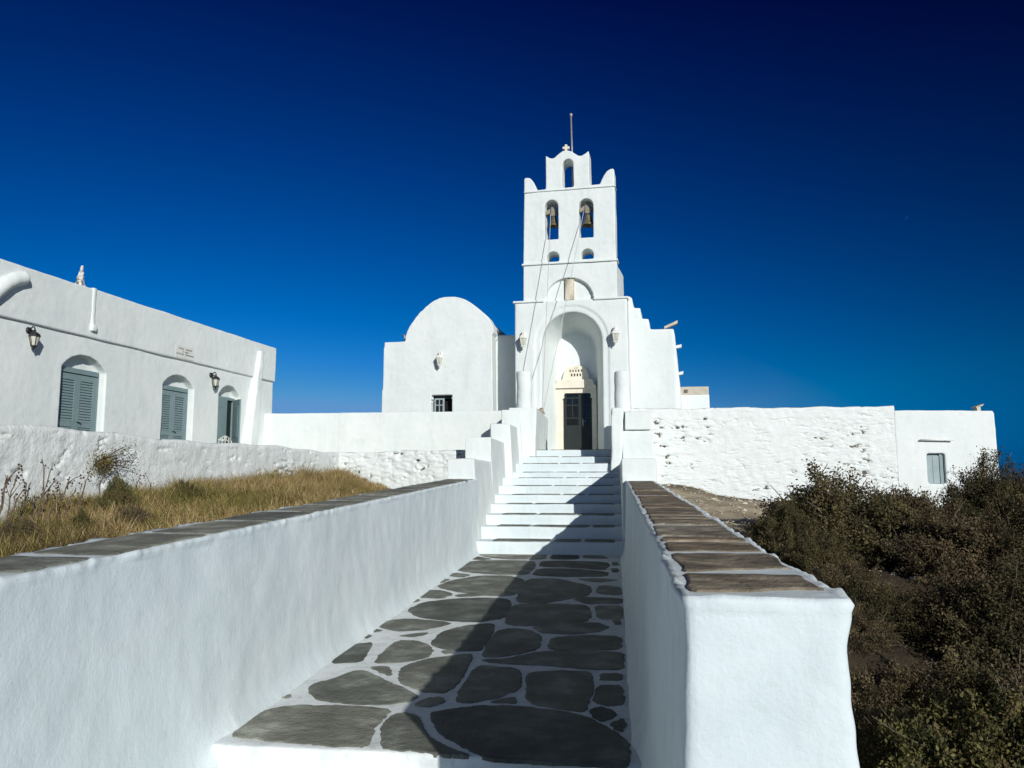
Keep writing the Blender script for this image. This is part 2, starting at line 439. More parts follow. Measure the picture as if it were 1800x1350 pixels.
for s in STONES:
    pts = [P.flat(320+x/2.195, 960+y/2.195, .006, SL) for x, y in s]
    cu_ = sum(p[0] for p in pts)/len(pts); cv_ = sum(p[1] for p in pts)/len(pts)
    gr_ = []
    for u, v in pts:                                    # joints of two or three centimetres
        l_ = sqrt((u-cu_)**2+(v-cv_)**2)+1e-6; k_ = 1+min(.017, l_*.1)/l_
        gr_.append((cu_+(u-cu_)*k_, cv_+(v-cv_)*k_))
    pts = gr_
    for rat in (.16, .2):
        q_ = []
        for i_ in range(len(pts)):
            a_, b_ = pts[i_], pts[(i_+1) % len(pts)]
            tt_ = (rat, .33, .5, .67, 1-rat) if rat < .18 else (rat, 1-rat)
            q_ += [(a_[0]*(1-t_)+b_[0]*t_, a_[1]*(1-t_)+b_[1]*t_) for t_ in tt_]
        pts = q_
    pts = [(u+.016*noise.noise(Vector((u*13, v*13, 1)))+.010*noise.noise(Vector((u*34, v*34, 3))), v+.016*noise.noise(Vector((u*13, v*13, 5)))+.010*noise.noise(Vector((u*34, v*34, 7)))) for u, v in pts]
    nf = len(bm.faces)
    slab_poly(bm, pts, PZ, -.02, .005)
    mi_ = random.choice((0, 0, 1, 2)); bm.faces.ensure_lookup_table()
    for f_ in bm.faces[nf:]: f_.material_index = mi_
me = mesh(bm)
for k_ in ('slate', 'slate2', 'slate3'): me.materials.append(M[k_])
link('flagstones', me, None, pa, smooth=False)

# ------------------------------------------------------------------ stairs
ys = [953, 926.7, 905.3, 886.7, 870, 854, 840, 830, 814.7, 803, 791]
V0 = 13.3; TR = .6
st = thing('staircase', 'eleven whitewashed steps with slate treads climbing to the church door', 'stairs', P, (-1.1, V0, .38))
zs = [P.vp(1000, y, V0+TR*i)[1] for i, y in enumerate(ys)]
STEPW = [-2.5]*10+[-1.95]
for i, z in enumerate(zs):
    v = V0+TR*i
    bm = bmesh.new()
    zb = (zs[i-1]-.12) if i else .1
    v2 = v+TR+.12 if i < 10 else v+3.4
    box(bm, STEPW[i], .3, v, v2, zb, z)
    s = link('step', bake(bm, voxel=.022, it=1, seed=20+i, amp=.009, sc=1.5, amp2=.003), M['lime_near'], st)
    bm = bmesh.new()
    edges = [-2.12+.08*random.random()]+sorted(random.uniform(-1.6, -.4) for _ in range(2))+[.02]
    if edges[2]-edges[1] < .4: edges[1] = edges[2]-.5
    for a, b in zip(edges, edges[1:]):
        n = 9; j = .03
        fr = [(a+j+(b-a-2*j)*k/n, v+.022+.012*noise.noise(Vector((a+k*.35, v*3, 2)))) for k in range(n+1)]
        bk = [(b-j-(b-a-2*j)*k/n, v+.55+.02*noise.noise(Vector((a+k*.35, v*3, 8)))) for k in range(n+1)]
        slab_poly(bm, chaikin(fr+bk, 2), lambda u, w: z, -.01, .013)
    link('tread_stone', mesh(bm), M['slate'], s, smooth=False)
LAND = zs[-1]

# ------------------------------------------------------------------ walls along the path
LT = lambda v: 1.113+.0375*v
RT = lambda v: 1.204+SL*v
def flare(inner_sign, u_face):
    def fn(co, no):
        zf = SL*co[:, 1]-.17*np.clip((4.7-co[:, 1])/.5, 0, 1)
        h = np.clip(co[:, 2]-zf, 0, 3)
        face = np.clip(inner_sign*no[:, 0], 0, 1)
        co[:, 0] += inner_sign*face*(.05*np.clip(1-h/1.2, 0, 1)+.07*np.exp(-h/.07))
        # soft undulation of the upper edge
        top = np.clip((no[:, 2]-.3)*2, 0, 1)
        return co
    return fn
def edge_lumps(top, u_out, v_end=None):
    def fn(co, no):
        for i in range(len(co)):
            nz = no[i, 2]; p = Vector(co[i])
            if nz > .9: co[i, 2] = top(co[i, 1])+.0022*noise.noise(p*14)-.001
            elif nz > .1:
                k = 1-abs(nz-.5)
                co[i] += no[i]*(.010+.022*noise.noise(p*5)+.014*noise.noise(p*15))*k
            if v_end is not None:
                e = max(0, 1-abs(co[i, 0]-u_out)/.14)*max(0, 1-abs(co[i, 1]-v_end)/.3)
                co[i, 0] += e*(.018*noise.noise(Vector((3, 1, co[i, 2]*3.3)))+.012*noise.noise(Vector((3, 1, co[i, 2]*11))))
        return co
    return fn
def both(f, g): return lambda co, no: g(f(co, no), no)

def parapet(name, label, u_in, u_out, v0, v1, top, sgn, seed):
    t = thing(name, label, 'wall', P, ((u_in+u_out)/2, v0, 0))
    bm = bmesh.new()
    lo, hi = min(u_in, u_out), max(u_in, u_out)
    hexa(bm, [(lo, v0, -1.2), (hi, v0, -1.2), (hi, v1, -.2), (lo, v1, -.2)], [(lo, v0, top(v0)), (hi, v0, top(v0)), (hi, v1, top(v1)), (lo, v1, top(v1))])
    me = bake(bm, voxel=.018, it=2, seed=seed, amp=.010, sc=1.6, amp2=.006, sc2=7, fn=both(flare(sgn, u_in), edge_lumps(top, u_out, v0 if v0 > 1 else None)))
    return t, me
def coping(v_list, lo, hi, top, seed, mlo, mhi, mats):
    rnd = random.Random(seed); bm = bmesh.new()
    for a, b in zip(v_list, v_list[1:]):
        g = rnd.uniform(.018, .040); n = 7
        sk0 = rnd.uniform(-.13, .13)
        q = lambda k: noise.noise(Vector((k*1.9, a*7, seed)))*.03
        lo2 = lo+mlo+rnd.uniform(0, .02); hi2 = hi-mhi-rnd.uniform(0, .02)
        pts = [(lo2+(hi2-lo2)*k/n, a+g+q(k)+abs(sk0)*(k/n if sk0 > 0 else 1-k/n)) for k in range(n+1)]
        m = max(3, int((b-a)/.1))
        pts += [(hi2+q(20+k)*.9, a+g+(b-a-2*g)*k/m) for k in range(1, m)]
        pts += [(hi2-(hi2-lo2)*k/n, b-g+q(40+k)) for k in range(n+1)]
        pts += [(lo2+q(60+k)*.9, b-g-(b-a-2*g)*k/m) for k in range(1, m)]
        nf = len(bm.faces); mi_ = rnd.randrange(len(mats))
        slab_poly(bm, chaikin(pts, 1), lambda u, v: top(v)+.002*sin(v*5+u*3), -.03, .005+rnd.uniform(0, .003))
        bm.faces.ensure_lookup_table()
        for f_ in bm.faces[nf:]: f_.material_index = mi_
    me = mesh(bm)
    for k_ in mats: me.materials.append(M[k_])
    return me

t = thing('parapet_wall', 'long whitewashed wall left of the path with grey slate coping, stepping up far off', 'wall', P, (-2.6, -.5, 0))
bm = bmesh.new()
hexa(bm, [(-2.85, -.5, -1), (-2.35, -.5, -1), (-2.35, 13.7, -.2), (-2.85, 13.7, -.2)], [(-2.85, -.5, LT(-.5)), (-2.35, -.5, LT(-.5)), (-2.35, 13.7, LT(13.7)), (-2.85, 13.7, LT(13.7))])
link('wall', bake(bm, voxel=.02, it=2, seed=3, amp=.014, sc=1.1, amp2=.006, sc2=5, fn=both(flare(1, -2.35), edge_lumps(LT, -2.85))), M['lime_near'], t)
jl = [-.5, .4, 1.2, 2.0, 2.9, 3.5, 4.5, 5.35, 6.2, 6.9, 7.6, 8.5, 9.1, 9.9, 10.6, 11.5, 12.2, 13.0, 13.42]
link('coping', coping(jl, -2.85, -2.35, LT, 4, .04, .02, ('slate2', 'slate', 'slate2')), None, t, smooth=False)
def block(parent, u0, u1, v0, v1, z0, z1, seed, name='stepped_block', taper=.03):
    bm = bmesh.new()
    hexa(bm, [(u0, v0, z0), (u1+taper, v0, z0), (u1+taper, v1, z0), (u0, v1, z0)], [(u0, v0, z1), (u1, v0, z1), (u1, v1, z1), (u0, v1, z1)])
    return link(name, bake(bm, voxel=.025, it=2, seed=seed, amp=.018, sc=2, amp2=.004, sc2=8), M['lime'], parent)
BL = [((786, 838), (833, 838), 806, 13.5), ((817, 806), (862, 806), 769, 15.4), ((861, 744), (897, 744), 744, 17.4), ((881, 720), (913, 720), 720, 18.75)]
for i, (a, b, yt, v) in enumerate(BL):
    u0 = P.vp(*a, v)[0]; u1 = P.vp(*b, v)[0]; zt = P.vp(b[0], yt, v)[1]
    block(t, u0, u1, v, (BL[i+1][3]+.3) if i < 3 else 20.5, .2, zt, 30+i, taper=.1 if i < 2 else .13)

t, me = parapet('parapet_wall', 'low whitewashed wall right of the path with brown slate coping and a square near end', .19, .645, 2.36, 19.3, RT, -1, 5)
link('wall', me, M['lime_near'], t)
jr = [2.40, 2.83, 3.42, 3.82, 4.05, 4.75, 5.2, 5.5, 6.3, 6.7, 7.3, 8.3, 9.2, 9.6, 10.5, 11.4, 11.9, 12.7, 13.42]
link('coping', coping(jr, .19, .645, RT, 6, .022, .028, ('slateb', 'slateb2', 'slateb3')), None, t, smooth=False)
# bare stones that show through the broken outer render
bm = bmesh.new()
for k in range(9):
    v = 2.42+.28*random.random(); z = -.5+.17*k+.05*random.random()
    s = .05+.05*random.random()
    u = .655
    bm = bmesh.new()
    box(bm, u-.08, u+.012+.03*random.random(), v, v+s*2.4, z, z+s)
    bmesh.ops.bevel(bm, geom=bm.edges[:], offset=.012, segments=2, affect='EDGES')
    link('rubble_stone', mesh(bm), M['panelstone'], t)
BR = [((1093, 843), (1155, 843), 806, 13.5), ((1094, 806), (1150, 806), 757, 18.04), ((1098, 757), (1144, 757), 722, 18.0)]
for i, (a, b, yt, v) in enumerate(BR):
    u0 = P.vp(*a, v)[0]; u1 = P.vp(*b, v)[0]; zt = P.vp(b[0], yt, v)[1]
    bm = bmesh.new()
    v1 = (18.4, 19.5, 19.4)[i]
    box(bm, u0, u1, v, v1, .2 if i < 2 else zprev+.016, zt); zprev = zt
    link('stepped_block', bake(bm, voxel=.025, it=2, seed=40+i, amp=.014, sc=2, amp2=.004, sc2=8), M['lime'], t)

# gate piers with round columns
def gate_pier(label, ufoot, utop, v0, v1, z1, colpx, v_col, seed):
    t = thing('gate_pier', label, 'gate pier', P, ((utop[0]+utop[1])/2, v0, 2.0), group='gate piers at the head of the steps')
    bm = bmesh.new()
    hexa(bm, [(ufoot[0], v0-.05, 1.4), (ufoot[1], v0-.05, 1.4), (ufoot[1], v1, 1.4), (ufoot[0], v1, 1.4)],
         [(utop[0], v0, z1), (utop[1], v0, z1), (utop[1], v1, z1), (utop[0], v1, z1)])
    link('pier', bake(bm, voxel=.025, it=3, seed=seed, amp=.02, sc=1.8, amp2=.005, sc2=8), M['lime'], t)
    a = P.vp(colpx[0], colpx[2], v_col); b = P.vp(colpx[1], colpx[2], v_col)
    r = (b[0]-a[0])/2; top = a[1]
    bm = bmesh.new()
    lathe(bm, [(r, z1-.06), (r*.99, z1+.4), (r*.985, top-.03), (r*.93, top), (.02, top+.004)], ((a[0]+b[0])/2, v_col, 0), 28)
    me = mesh(bm)
    bm = bmesh.new(); bm.from_mesh(me)
    link('round_column', bake(bm, voxel=.025, it=1, seed=seed+1, amp=.016, sc=3, amp2=.006, sc2=9), M['lime'], t)
    return t
VP = 18.9; VPR = 17.98
gate_pier('left whitewashed gate pier bearing a stout round column, beside the top steps', (-2.5, P.vp(940, 800, VP)[0]), (-2.5, P.vp(943, 718, VP)[0]), VP, 22.3, P.vp(930, 716, VP)[1], (908, 935, 654), 19.2, 50)
gate_pier('right whitewashed gate pier bearing a stout round column, next to the rough stone wall', (P.vp(1073, 810, VPR)[0], P.vp(1091, 810, VPR)[0]), (P.vp(1075, 716, VPR)[0], P.vp(1096, 716, VPR)[0]), VPR, 22.1, P.vp(1090, 717, VPR)[1], (1079, 1108, 653), 18.5, 54)

# ------------------------------------------------------------------ rubble walls
def rubble(frame, pts, zb, zt, thick, res, amp, mask, seed, cell=(.30, .085), big=.03, hole=.5):
    """stone wall along the polyline pts (u,v); zt is a function of distance; front is to the left-hand normal given by pts order"""
    P2 = [Vector((p[0], p[1])) for p in pts]
    segs = [(b-a).length for a, b in zip(P2, P2[1:])]; L = sum(segs)
    nu = int(L/res); verts = []; dep = []
    def at(s):
        for i, l in enumerate(segs):
            if s <= l or i == len(segs)-1:
                d = (P2[i+1]-P2[i])/l
                return P2[i]+d*s, d
            s -= l
    cols = []
    H = max(zt(L*k/20) for k in range(21))-zb
    nz = int(H/res); nt_ = max(3, int(thick/(res*2)))
    for i in range(nu+1):
        s = L*i/nu; p, d = at(s); nrm = Vector((d.y, -d.x)); z1 = zt(s)
        col = []
        for j in range(nz+nt_+2):
            if j <= nz: z = zb+(z1-zb)*j/nz; back = 0
            elif j <= nz+nt_: z = z1; back = thick*(j-nz)/nt_
            else: z = zb; back = thick
            q = Vector((s/cell[0], z/cell[1], back/cell[0]*1.2+seed*7.3))
            wv = noise.noise_vector(Vector((s*2.1, z*2.1, seed)))*.55
            q = q+wv
            dist, _p = noise.voronoi(q)
            g = dist[1]-dist[0]
            c = _p[0]
            off = noise.cell(Vector((c.x*3.1+.5, c.y*2.7+.5, c.z*1.3)))  # one offset per stone
            mk = mask(s, z)
            e = max(0, 1-g/.22)
            fill = noise.noise(Vector((s*1.7, z*3.3, seed+40)))
            dash = noise.noise(Vector((s*3.4, z*11, seed+60)))
            hol = max(0, min(1, (fill*.55+dash*.9-.22)*5))*min(1, mk*1.6+.15)
            o = amp*mk*(off*.5+.0)-amp*mk*.9*e-hole*.1*hol*e
            o += big*noise.noise(Vector((s*.8, z*.8, seed+9)))+.008*noise.noise(Vector((s*6, z*6, seed+2)))*(1+mk)
            if j > nz+nt_: o = 0
            fr = max(0, 1-back/.15)
            if j <= nz:
                rnd = max(0, 1-(z1-z)/.06)
                w2 = p+nrm*(o-.03*rnd*rnd); zz = z-.0*rnd
            else:
                w2 = p-nrm*back+nrm*o*fr*.3; zz = z+(o*.5 if j <= nz+nt_ else 0)
            col.append((w2.x, w2.y, zz)); dep.append(hole*.1*hol*e*e if j <= nz else 0)
        cols.append(col)
    n = len(cols[0])
    me = bpy.data.meshes.new('rubble')
    V = [v for c in cols for v in c]; fs = []
    for i in range(nu):
        for j in range(n-1): fs.append((i*n+j, (i+1)*n+j, (i+1)*n+j+1, i*n+j+1))
    fs.append(tuple(range(n-1, -1, -1))); fs.append(tuple(nu*n+k for k in range(n)))
    me.from_pydata(V, [], fs)
    me.materials.append(M['lime_rub']); me.materials.append(M['bare'])
    D = np.array(dep)
    mi = np.zeros(len(fs), int)
    for k, f in enumerate(fs[:-2]):
        if (D[f[0]]+D[f[1]]+D[f[2]]+D[f[3]])/4 > .03: mi[k] = 1
    me.polygons.foreach_set('material_index', mi)
    me.update()
    return me

# right rubble wall and outbuilding (square to the camera)
YB = 19.2
xw0, xw1 = W.vp(1100, 718, YB)[0], W.vp(1572, 714, YB)[0]
zr0, zr1 = W.vp(1108, 719, YB)[1], W.vp(1560, 714, YB)[1]
def zt_r(s):
    k = s/(xw1-xw0); z = zr0+(zr1-zr0)*k+.012*sin(s*3.1)+.008*sin(s*7)
    return z
def mk_r(s, z):
    a = min(.8, max(.12, .38+.75*noise.noise(Vector((s*.45, z*.7, 3)))))
    if s > 7.0: a = max(a, .35+.5*min(1, s-7.0))
    if s < 1.6: a = max(a, .45)
    return a*(.3 if z > zr0-.22 and s < 7 else 1)
o = single('stone_wall', rubble(W, [(xw0, YB), (xw1, YB)], .5, zt_r, .5, .017, .023, mk_r, 1, hole=.75, cell=(.30, .07)), None,
           'rough whitewashed rubble wall behind the big shrub, right of the steps', 'wall')

t = thing('outbuilding', 'plain flat-roofed white outbuilding with one small grey shutter, at far right', 'building', W, (10.5, YB, 1.0))
bx0, bx1 = xw1-.01, W.vp(1748, 720, YB)[0]; bx1b = W.vp(1756, 815, YB)[0]
bz = W.vp(1660, 721.5, YB)[1]
bm = bmesh.new()
hexa(bm, [(bx0, YB+.015, .2), (bx1b+.05, YB-.02, .2), (bx1b+.05, YB+4, .2), (bx0, YB+4, .2)], [(bx0, YB+.03, bz), (bx1, YB+.03, bz), (bx1, YB+4, bz), (bx0, YB+4, bz)])
c1 = bmesh.new(); a = W.vp(1630, 797, YB); b = W.vp(1665, 850, YB)
box(c1, a[0], b[0], YB-.3, YB+.2, b[1], a[1])
link('wall', bake(bm, [c1], .03, 1, seed=60, amp=.012, sc=1.2, amp2=.003), M['lime'], t)
sh = None
bm = bmesh.new()
m_ = a[0]+(b[0]-a[0])*.4
box(bm, a[0]+.005, m_-.004, YB+.12, YB+.15, b[1], a[1]-.05); box(bm, m_+.004, b[0]-.1, YB+.12, YB+.15, b[1], a[1]-.05)
sh = link('shutter', mesh(bm), M['hatch'], t, smooth=False)
bm = bmesh.new()
box(bm, a[0], b[0], YB+.155, YB+.17, b[1], a[1]); box(bm, b[0]-.095, b[0]-.004, YB+.1, YB+.15, b[1], a[1]-.002)
link('frame', mesh(bm), M['shut'], sh, smooth=False)
bm = bmesh.new()
a2 = W.vp(1617, 773, YB); b2 = W.vp(1674, 774, YB)
tube(bm, [(a2[0], YB-.06, a2[1]), (b2[0], YB-.06, b2[1])], .018, 6)
tube(bm, [(a2[0]+.02, YB+.04, a2[1]), (a2[0]+.02, YB-.06, a2[1])], .014, 5); tube(bm, [(b2[0]-.15, YB+.04, b2[1]), (b2[0]-.15, YB-.06, b2[1])], .014, 5)
link('rail', mesh(bm), M['whitemetal'], t)
bm = bmesh.new(); c = W.vp(1733, 720, YB)
hexa(bm, [(c[0]-.05, YB+.3, bz-.05), (c[0]+.06, YB+.3, bz-.05), (c[0]+.06, YB+.45, bz-.05), (c[0]-.05, YB+.45, bz-.05)], [(c[0]-.03, YB+.3, bz+.1), (c[0]+.05, YB+.3, bz+.12), (c[0]+.05, YB+.45, bz+.12), (c[0]-.03, YB+.45, bz+.1)])
hexa(bm, [(c[0]-.08, YB+.27, bz+.085), (c[0]+.09, YB+.27, bz+.14), (c[0]+.09, YB+.5, bz+.14), (c[0]-.08, YB+.5, bz+.085)], [(c[0]-.07, YB+.27, bz+.115), (c[0]+.13, YB+.27, bz+.19), (c[0]+.13, YB+.5, bz+.19), (c[0]-.07, YB+.5, bz+.115)])
link('chimney', mesh(bm), M['panelstone'], t, smooth=False)

# left retaining wall (L-shaped, church frame): front normal towards +u then -v
UR = -7.0; ZR = 2.185
va = C.up(597, 795, UR)[0]
def mk_l(s, z):
    base = .10+.16*noise.noise(Vector((s*.5, z*.8, 21)))
    la = va-2.0
    if s > la: base = .9 if s < la+4 else .7         # bare stones past the corner
    v = 2.0+s
    if abs(v-13.8) < .9 and z < 1.95: base = .9       # an unplastered patch
    return max(.12, min(1, base))
def zt_l(s): return ZR+.02*sin(s*1.3)+.012*sin(s*4.7)
me = rubble(C, [(UR, 2.0), (UR, va), (-4.03, va-.1)], .6, zt_l, .35, .022, .022, mk_l, 5, cell=(.24, .07), big=.02, hole=.8)
# front of the first run faces +u: polyline order gives the normal (d.y,-d.x) = +u ; second run faces -v
o = single('retaining_wall', me, None, 'lumpy whitewashed retaining wall behind the dry grass, turning a corner beside the steps', 'wall', C)

# smooth courtyard wall
uw = thing('courtyard_wall', 'smooth whitewashed courtyard wall between the long left building and the left gate pier', 'wall', C, (-8, 19.7, 1.5))
bm = bmesh.new()
zl = C.vp(443, 727, 19.7)[1]; zr_ = C.vp(880, 722, 19.7)[1]
hexa(bm, [(-11.6, 19.62, 1.2), (-4.1, 19.62, 1.2), (-4.1, 20.1, 1.2), (-11.6, 20.1, 1.2)], [(-11.6, 19.7, zl), (-4.1, 19.7, zr_), (-4.1, 20.1, zr_), (-11.6, 20.1, zl)])
link('wall', bake(bm, voxel=.03, it=2, seed=70, amp=.02, sc=1.1, amp2=.004), M['lime'], uw)
bm = bmesh.new()
box(bm, -11.2, -4.08, va+.25, 19.66, 1.0, 1.72)
link('terrace', mesh(bm), M['tan'], uw, smooth=False)

# ------------------------------------------------------------------ church
VT = 22.3
ch = thing('church', 'tall whitewashed church with a stepped bell gable, arched porch and dark green door', 'church', C, (-3, VT, 1.4))
px = lambda pts, v: [C.vp(x, y, v) for x, y in pts]
# porch block with the arched niche
VPz = VT-.06
pl = C.vp(904.5, 530, VPz); pr = C.vp(1101.5, 524, VPz)
zl1 = (pl[1]+pr[1])/2
bm = bmesh.new()
hexa(bm, [(pl[0]+.03, VPz, 1.2), (pr[0]+.07, VPz, 1.2), (pr[0]+.07, VT+2.8, 1.2), (pl[0]+.03, VT+2.8, 1.2)],
     [(pl[0], VPz, zl1), (pr[0], VPz, zl1), (pr[0], VT+2.8, zl1), (pl[0], VT+2.8, zl1)])
uc = C.vp(1004, 547, VPz)[0]; zap = C.vp(1004, 547, VPz)[1]
ur = C.vp(1059.5, 650, VPz)[0]; R = ur-uc; zsp = zap-R
VD = VT+1.15
def archpts(cx, hw, spring, rise, z0, v, n=20):
    return [(cx-hw, v, z0), (cx+hw, v, z0)]+[(p[0], v, p[1]) for p in arc(cx, spring, hw, 0, 180, n, rise)]
dr = C.vp(1049.5, 700, VD)[0]; dl = uc-R+.30
cb = (dr+dl)/2; hb = (dr-dl)/2
zapb = C.vp(1017, 581, VD)[1]
cut = bmesh.new()
fA = archpts(uc, R, zsp, R, LAND+.003, VPz); bA = archpts(cb, hb, zapb-hb, hb, LAND+.003, VD)
ext = [(a_[0]+(a_[0]-b_[0])*.3, VPz-.345, a_[2]+((a_[2]-b_[2])*.3 if k > 1 else 0)) for k, (a_, b_) in enumerate(zip(fA, bA))]
loft(cut, ext, bA)
# shallow relief band round the arch
c2 = bmesh.new()
prism(c2, [(q[0], q[2]) for q in archpts(uc, R+.19, zsp, R+.19, LAND+.003, 0)], VPz-.2, VPz+.03)
link('porch_wall', bake(bm, [cut, c2], .03, 1, seed=80, amp=.014, sc=1.2, amp2=.003), M['lime'], ch)

# upper stage (sloping back) with blind arch
a0 = C.vp(919.4, 530, VT); a1 = C.vp(1085, 524, VT); b0 = C.vp(919, 468.5, VT); b1 = C.vp(1084, 457, VT)
zst2 = (b0[1]+b1[1])/2; zs1 = zl1-.02
V2 = VT+2.9
zk = C.vp(1099, 486, V2)[1]
bm = bmesh.new()
prism(bm, [(VT, zs1), (V2, zs1), (V2, zk), (VT+.75, zst2), (VT, zst2)], a0[0], a1[0], 'u')
cut = bmesh.new()
cA = C.vp(1000, 527, VT)[0]; rA = (C.vp(1043, 527, VT)[0]-C.vp(957, 529, VT)[0])/2; zA = C.vp(1000, 488, VT)[1]
prism(cut, [(cA-rA, zs1+.03), (cA+rA, zs1+.03)]+arc(cA, zs1+.03, rA, 0, 180, 24, zA-zs1-.03)[1:-1], VT-.2, VT+.13)
link('upper_wall', bake(bm, [cut], .025, 1, seed=81, amp=.012, sc=1.3, amp2=.003), M['lime'], ch)
bm = bmesh.new()
p0 = C.vp(993.3, 490.6, VT+.13); p1 = C.vp(1010, 527, VT+.13)
box(bm, p0[0], p1[0], VT+.06, VT+.18, zs1+.035, p0[1]-.02)
bmesh.ops.bevel(bm, geom=bm.edges[:], offset=.012, segments=2, affect='EDGES')
link('stone_panel', mesh(bm), M['panelstone'], ch, label='beige carved stone panel set in the blind arch')

# belfry slab
VB = VT+.05
out = [(919.5, 470), (921.3, 340), (921.3, 314.6), (924, 312.5), (929, 312.3), (932.5, 313.6), (937.3, 318.6), (941.3, 326.7), (943.4, 334),
       (959.4, 332.5), (959.4, 274), (961.5, 275.2), (965.3, 277.6), (970.6, 278.9), (975, 277.3), (980, 272), (986.6, 266.9), (990.5, 265), (995.1, 264.3), (1000, 264.8), (1004, 266), (1010.6, 270), (1017.3, 273.9), (1022.6, 273.3),
       (1028, 270), (1034.6, 264.8), (1035.8, 300), (1036, 325.3), (1054.6, 323.4), (1057.3, 316), (1061.3, 308), (1066.6, 301), (1072, 297.3), (1077.3, 296.2), (1079.2, 298), (1080, 328), (1082.6, 458)]
def opening(l, r, top, bot):
    A = C.vp(l, bot, VB); B = C.vp(r, bot, VB); T = C.vp((l+r)/2, top, VB)
    hw = (B[0]-A[0])/2; cx = (A[0]+B[0])/2; zb_ = (A[1]+B[1])/2
    c = bmesh.new(); prism(c, [(cx-hw, zb_), (cx+hw, zb_)]+arc(cx, T[1]-hw, hw, 0, 180, 16), VB-.3, VB+1.2)
    return c, (cx, hw, zb_, T[1])
ops = [opening(*q) for q in ((988.5, 1008, 279, 329), (957.5, 981.5, 351, 421), (1017.5, 1043.3, 348.5, 417.5), (961, 983, 442, 460), (1021, 1043.3, 437, 455))]
bm = bmesh.new(); prism(bm, px(out, VB), VB, VB+.62)
link('belfry', bake(bm, [q[0] for q in ops], .02, 1, seed=82, amp=.012, sc=1.6, amp2=.004), M['lime'], ch)
# thin string courses
def ledge(x0, y0, x1, y1, v, pr_, th, ret=.0):
    A = C.vp(x0, y0, v); B = C.vp(x1, y1, v); z = (A[1]+B[1])/2
    bm = bmesh.new(); box(bm, A[0]-pr_*.8, B[0]+pr_*.8, v-pr_, v+.4, z-th/2, z+th/2)
    link('string_course', bake(bm, voxel=.014, it=1, seed=int(z*10), amp=.006, sc=3, amp2=.002), M['lime'], ch)
ledge(922.5, 338, 1080, 327, VB, .035, .05)
ledge(919.5, 467, 1084, 455.5, VT, .045, .055)
A = C.vp(904.5, 530, VPz)
for (x0, x1) in ((904.5, 956), (1043.5, 1101.5)):
    p0 = C.vp(x0, 530, VPz)[0]; p1 = C.vp(x1, 525, VPz)[0]
    bm = bmesh.new(); box(bm, p0-(.04 if x0 < 930 else 0), p1+(.04 if x1 > 1090 else 0), VPz-.045, VT+.3, zl1-.035, zl1+.025)
    link('string_course', bake(bm, voxel=.014, it=1, seed=int(x0), amp=.006, sc=3, amp2=.002), M['lime'], ch)
# cross and lightning rod
bm = bmesh.new(); cx, cz = C.vp(995.2, 260.5, VB+.2)
for (u0, u1, z0, z1) in ((-.035, .035, -.13, .1), (-.1, -.035, -.03, .035), (.035, .1, -.03, .035)):
    box(bm, cx+u0, cx+u1, VB+.16, VB+.24, cz+z0, cz+z1)
link('cross', mesh(bm), M['cream'], ch, smooth=False)
bm = bmesh.new(); r0 = C.vp(1005.5, 268, VB+.7); r1 = C.vp(1003.6, 202, VB+.7)
zlo = C.vp(1005, 330, VB+.7)[1]
tube(bm, [(r0[0]+.03, VB+.7, zlo-.3), (r0[0], VB+.7, r0[1]), (r1[0], VB+.7, r1[1]-.06)], [.035, .03, .026], 8)
lathe(bm, [(.02, -.07), (.05, -.05), (.05, .03), (.02, .05)], (r1[0], VB+.7, r1[1]), 8)
link('lightning_rod', mesh(bm), M['steel'], ch)

# marble door surround, pierced tympanum and door
W_ = lambda x, y: C.vp(x, y, VD)
sl, sr = W_(978, 720)[0], dr-.005
dl_, dr_ = W_(991, 740)[0], W_(1041.5, 740)[0]
zdt = W_(1016, 691.5)[1]; zco = W_(1013, 683)[1]; zct = W_(1013, 668)[1]; zty = W_(1013, 642.5)[1]
ds = thing_part = None
bm = bmesh.new()
prism(bm, [(sl, LAND), (dl_, LAND), (dl_, zdt-.22), (dl_-.035, zdt-.2), (dl_+.0, zdt-.16), (dl_+.04, zdt-.13), (dl_+.02, zdt-.07), (dl_+.06, zdt), (dr_-.06, zdt), (dr_-.02, zdt-.07), (dr_-.04, zdt-.13), (dr_, zdt-.16), (dr_+.03, zdt-.2), (dr_, zdt-.22), (dr_, LAND), (sr, LAND), (sr, zco), (sl, zco)], VD-.12, VD+.05)
su = link('door_surround', mesh(bm), M['cream'], ch, smooth=False)
bm = bmesh.new()
ucs = (sl+sr)/2
prism(bm, [(sl-.05, zco), (sr+.0, zco), (sr+.0, zco+.05), (sr-.06, zco+.11), (sr-.1, zct-.01), (sl+.06, zct-.01), (sl+.0, zco+.11), (sl-.05, zco+.05)], VD-.2, VD+.04)
link('cornice', mesh(bm), M['cream'], su, smooth=False)
bm = bmesh.new()
hw = (W_(1036, 660)[0]-W_(990, 660)[0])/2
prism(bm, [(ucs-hw-.04, zct-.01), (ucs+hw+.04, zct-.01)]+arc(ucs, zct+.04, hw, 0, 180, 22, zty-zct-.04), VD-.1, VD+.05)
cuts = []
for (row, n, w, h, sp) in ((.10, 5, .045, .085, .085), (.235, 5, .04, .07, .085), (.335, 2, .028, .03, .06)):
    for k in range(n):
        if row == .10 and k == 4: continue
        u = ucs+(k-(n-1)/2)*sp+(.045 if row == .10 else 0); z = zct+row*(zty-zct)/.44
        c = bmesh.new()
        prism(c, [(u-w/2, z), (u+w/2, z)]+arc(u, z+h-w/2, w/2, 0, 180, 8), VD-.3, VD+.02)
        cuts.append(c)
tm = link('pierced_fanlight', bake(bm, cuts), M['cream'], ch, smooth=False)
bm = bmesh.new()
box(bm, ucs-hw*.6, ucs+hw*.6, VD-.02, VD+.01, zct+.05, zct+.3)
link('dark_backing', mesh(bm), M['dark'], tm, smooth=False)
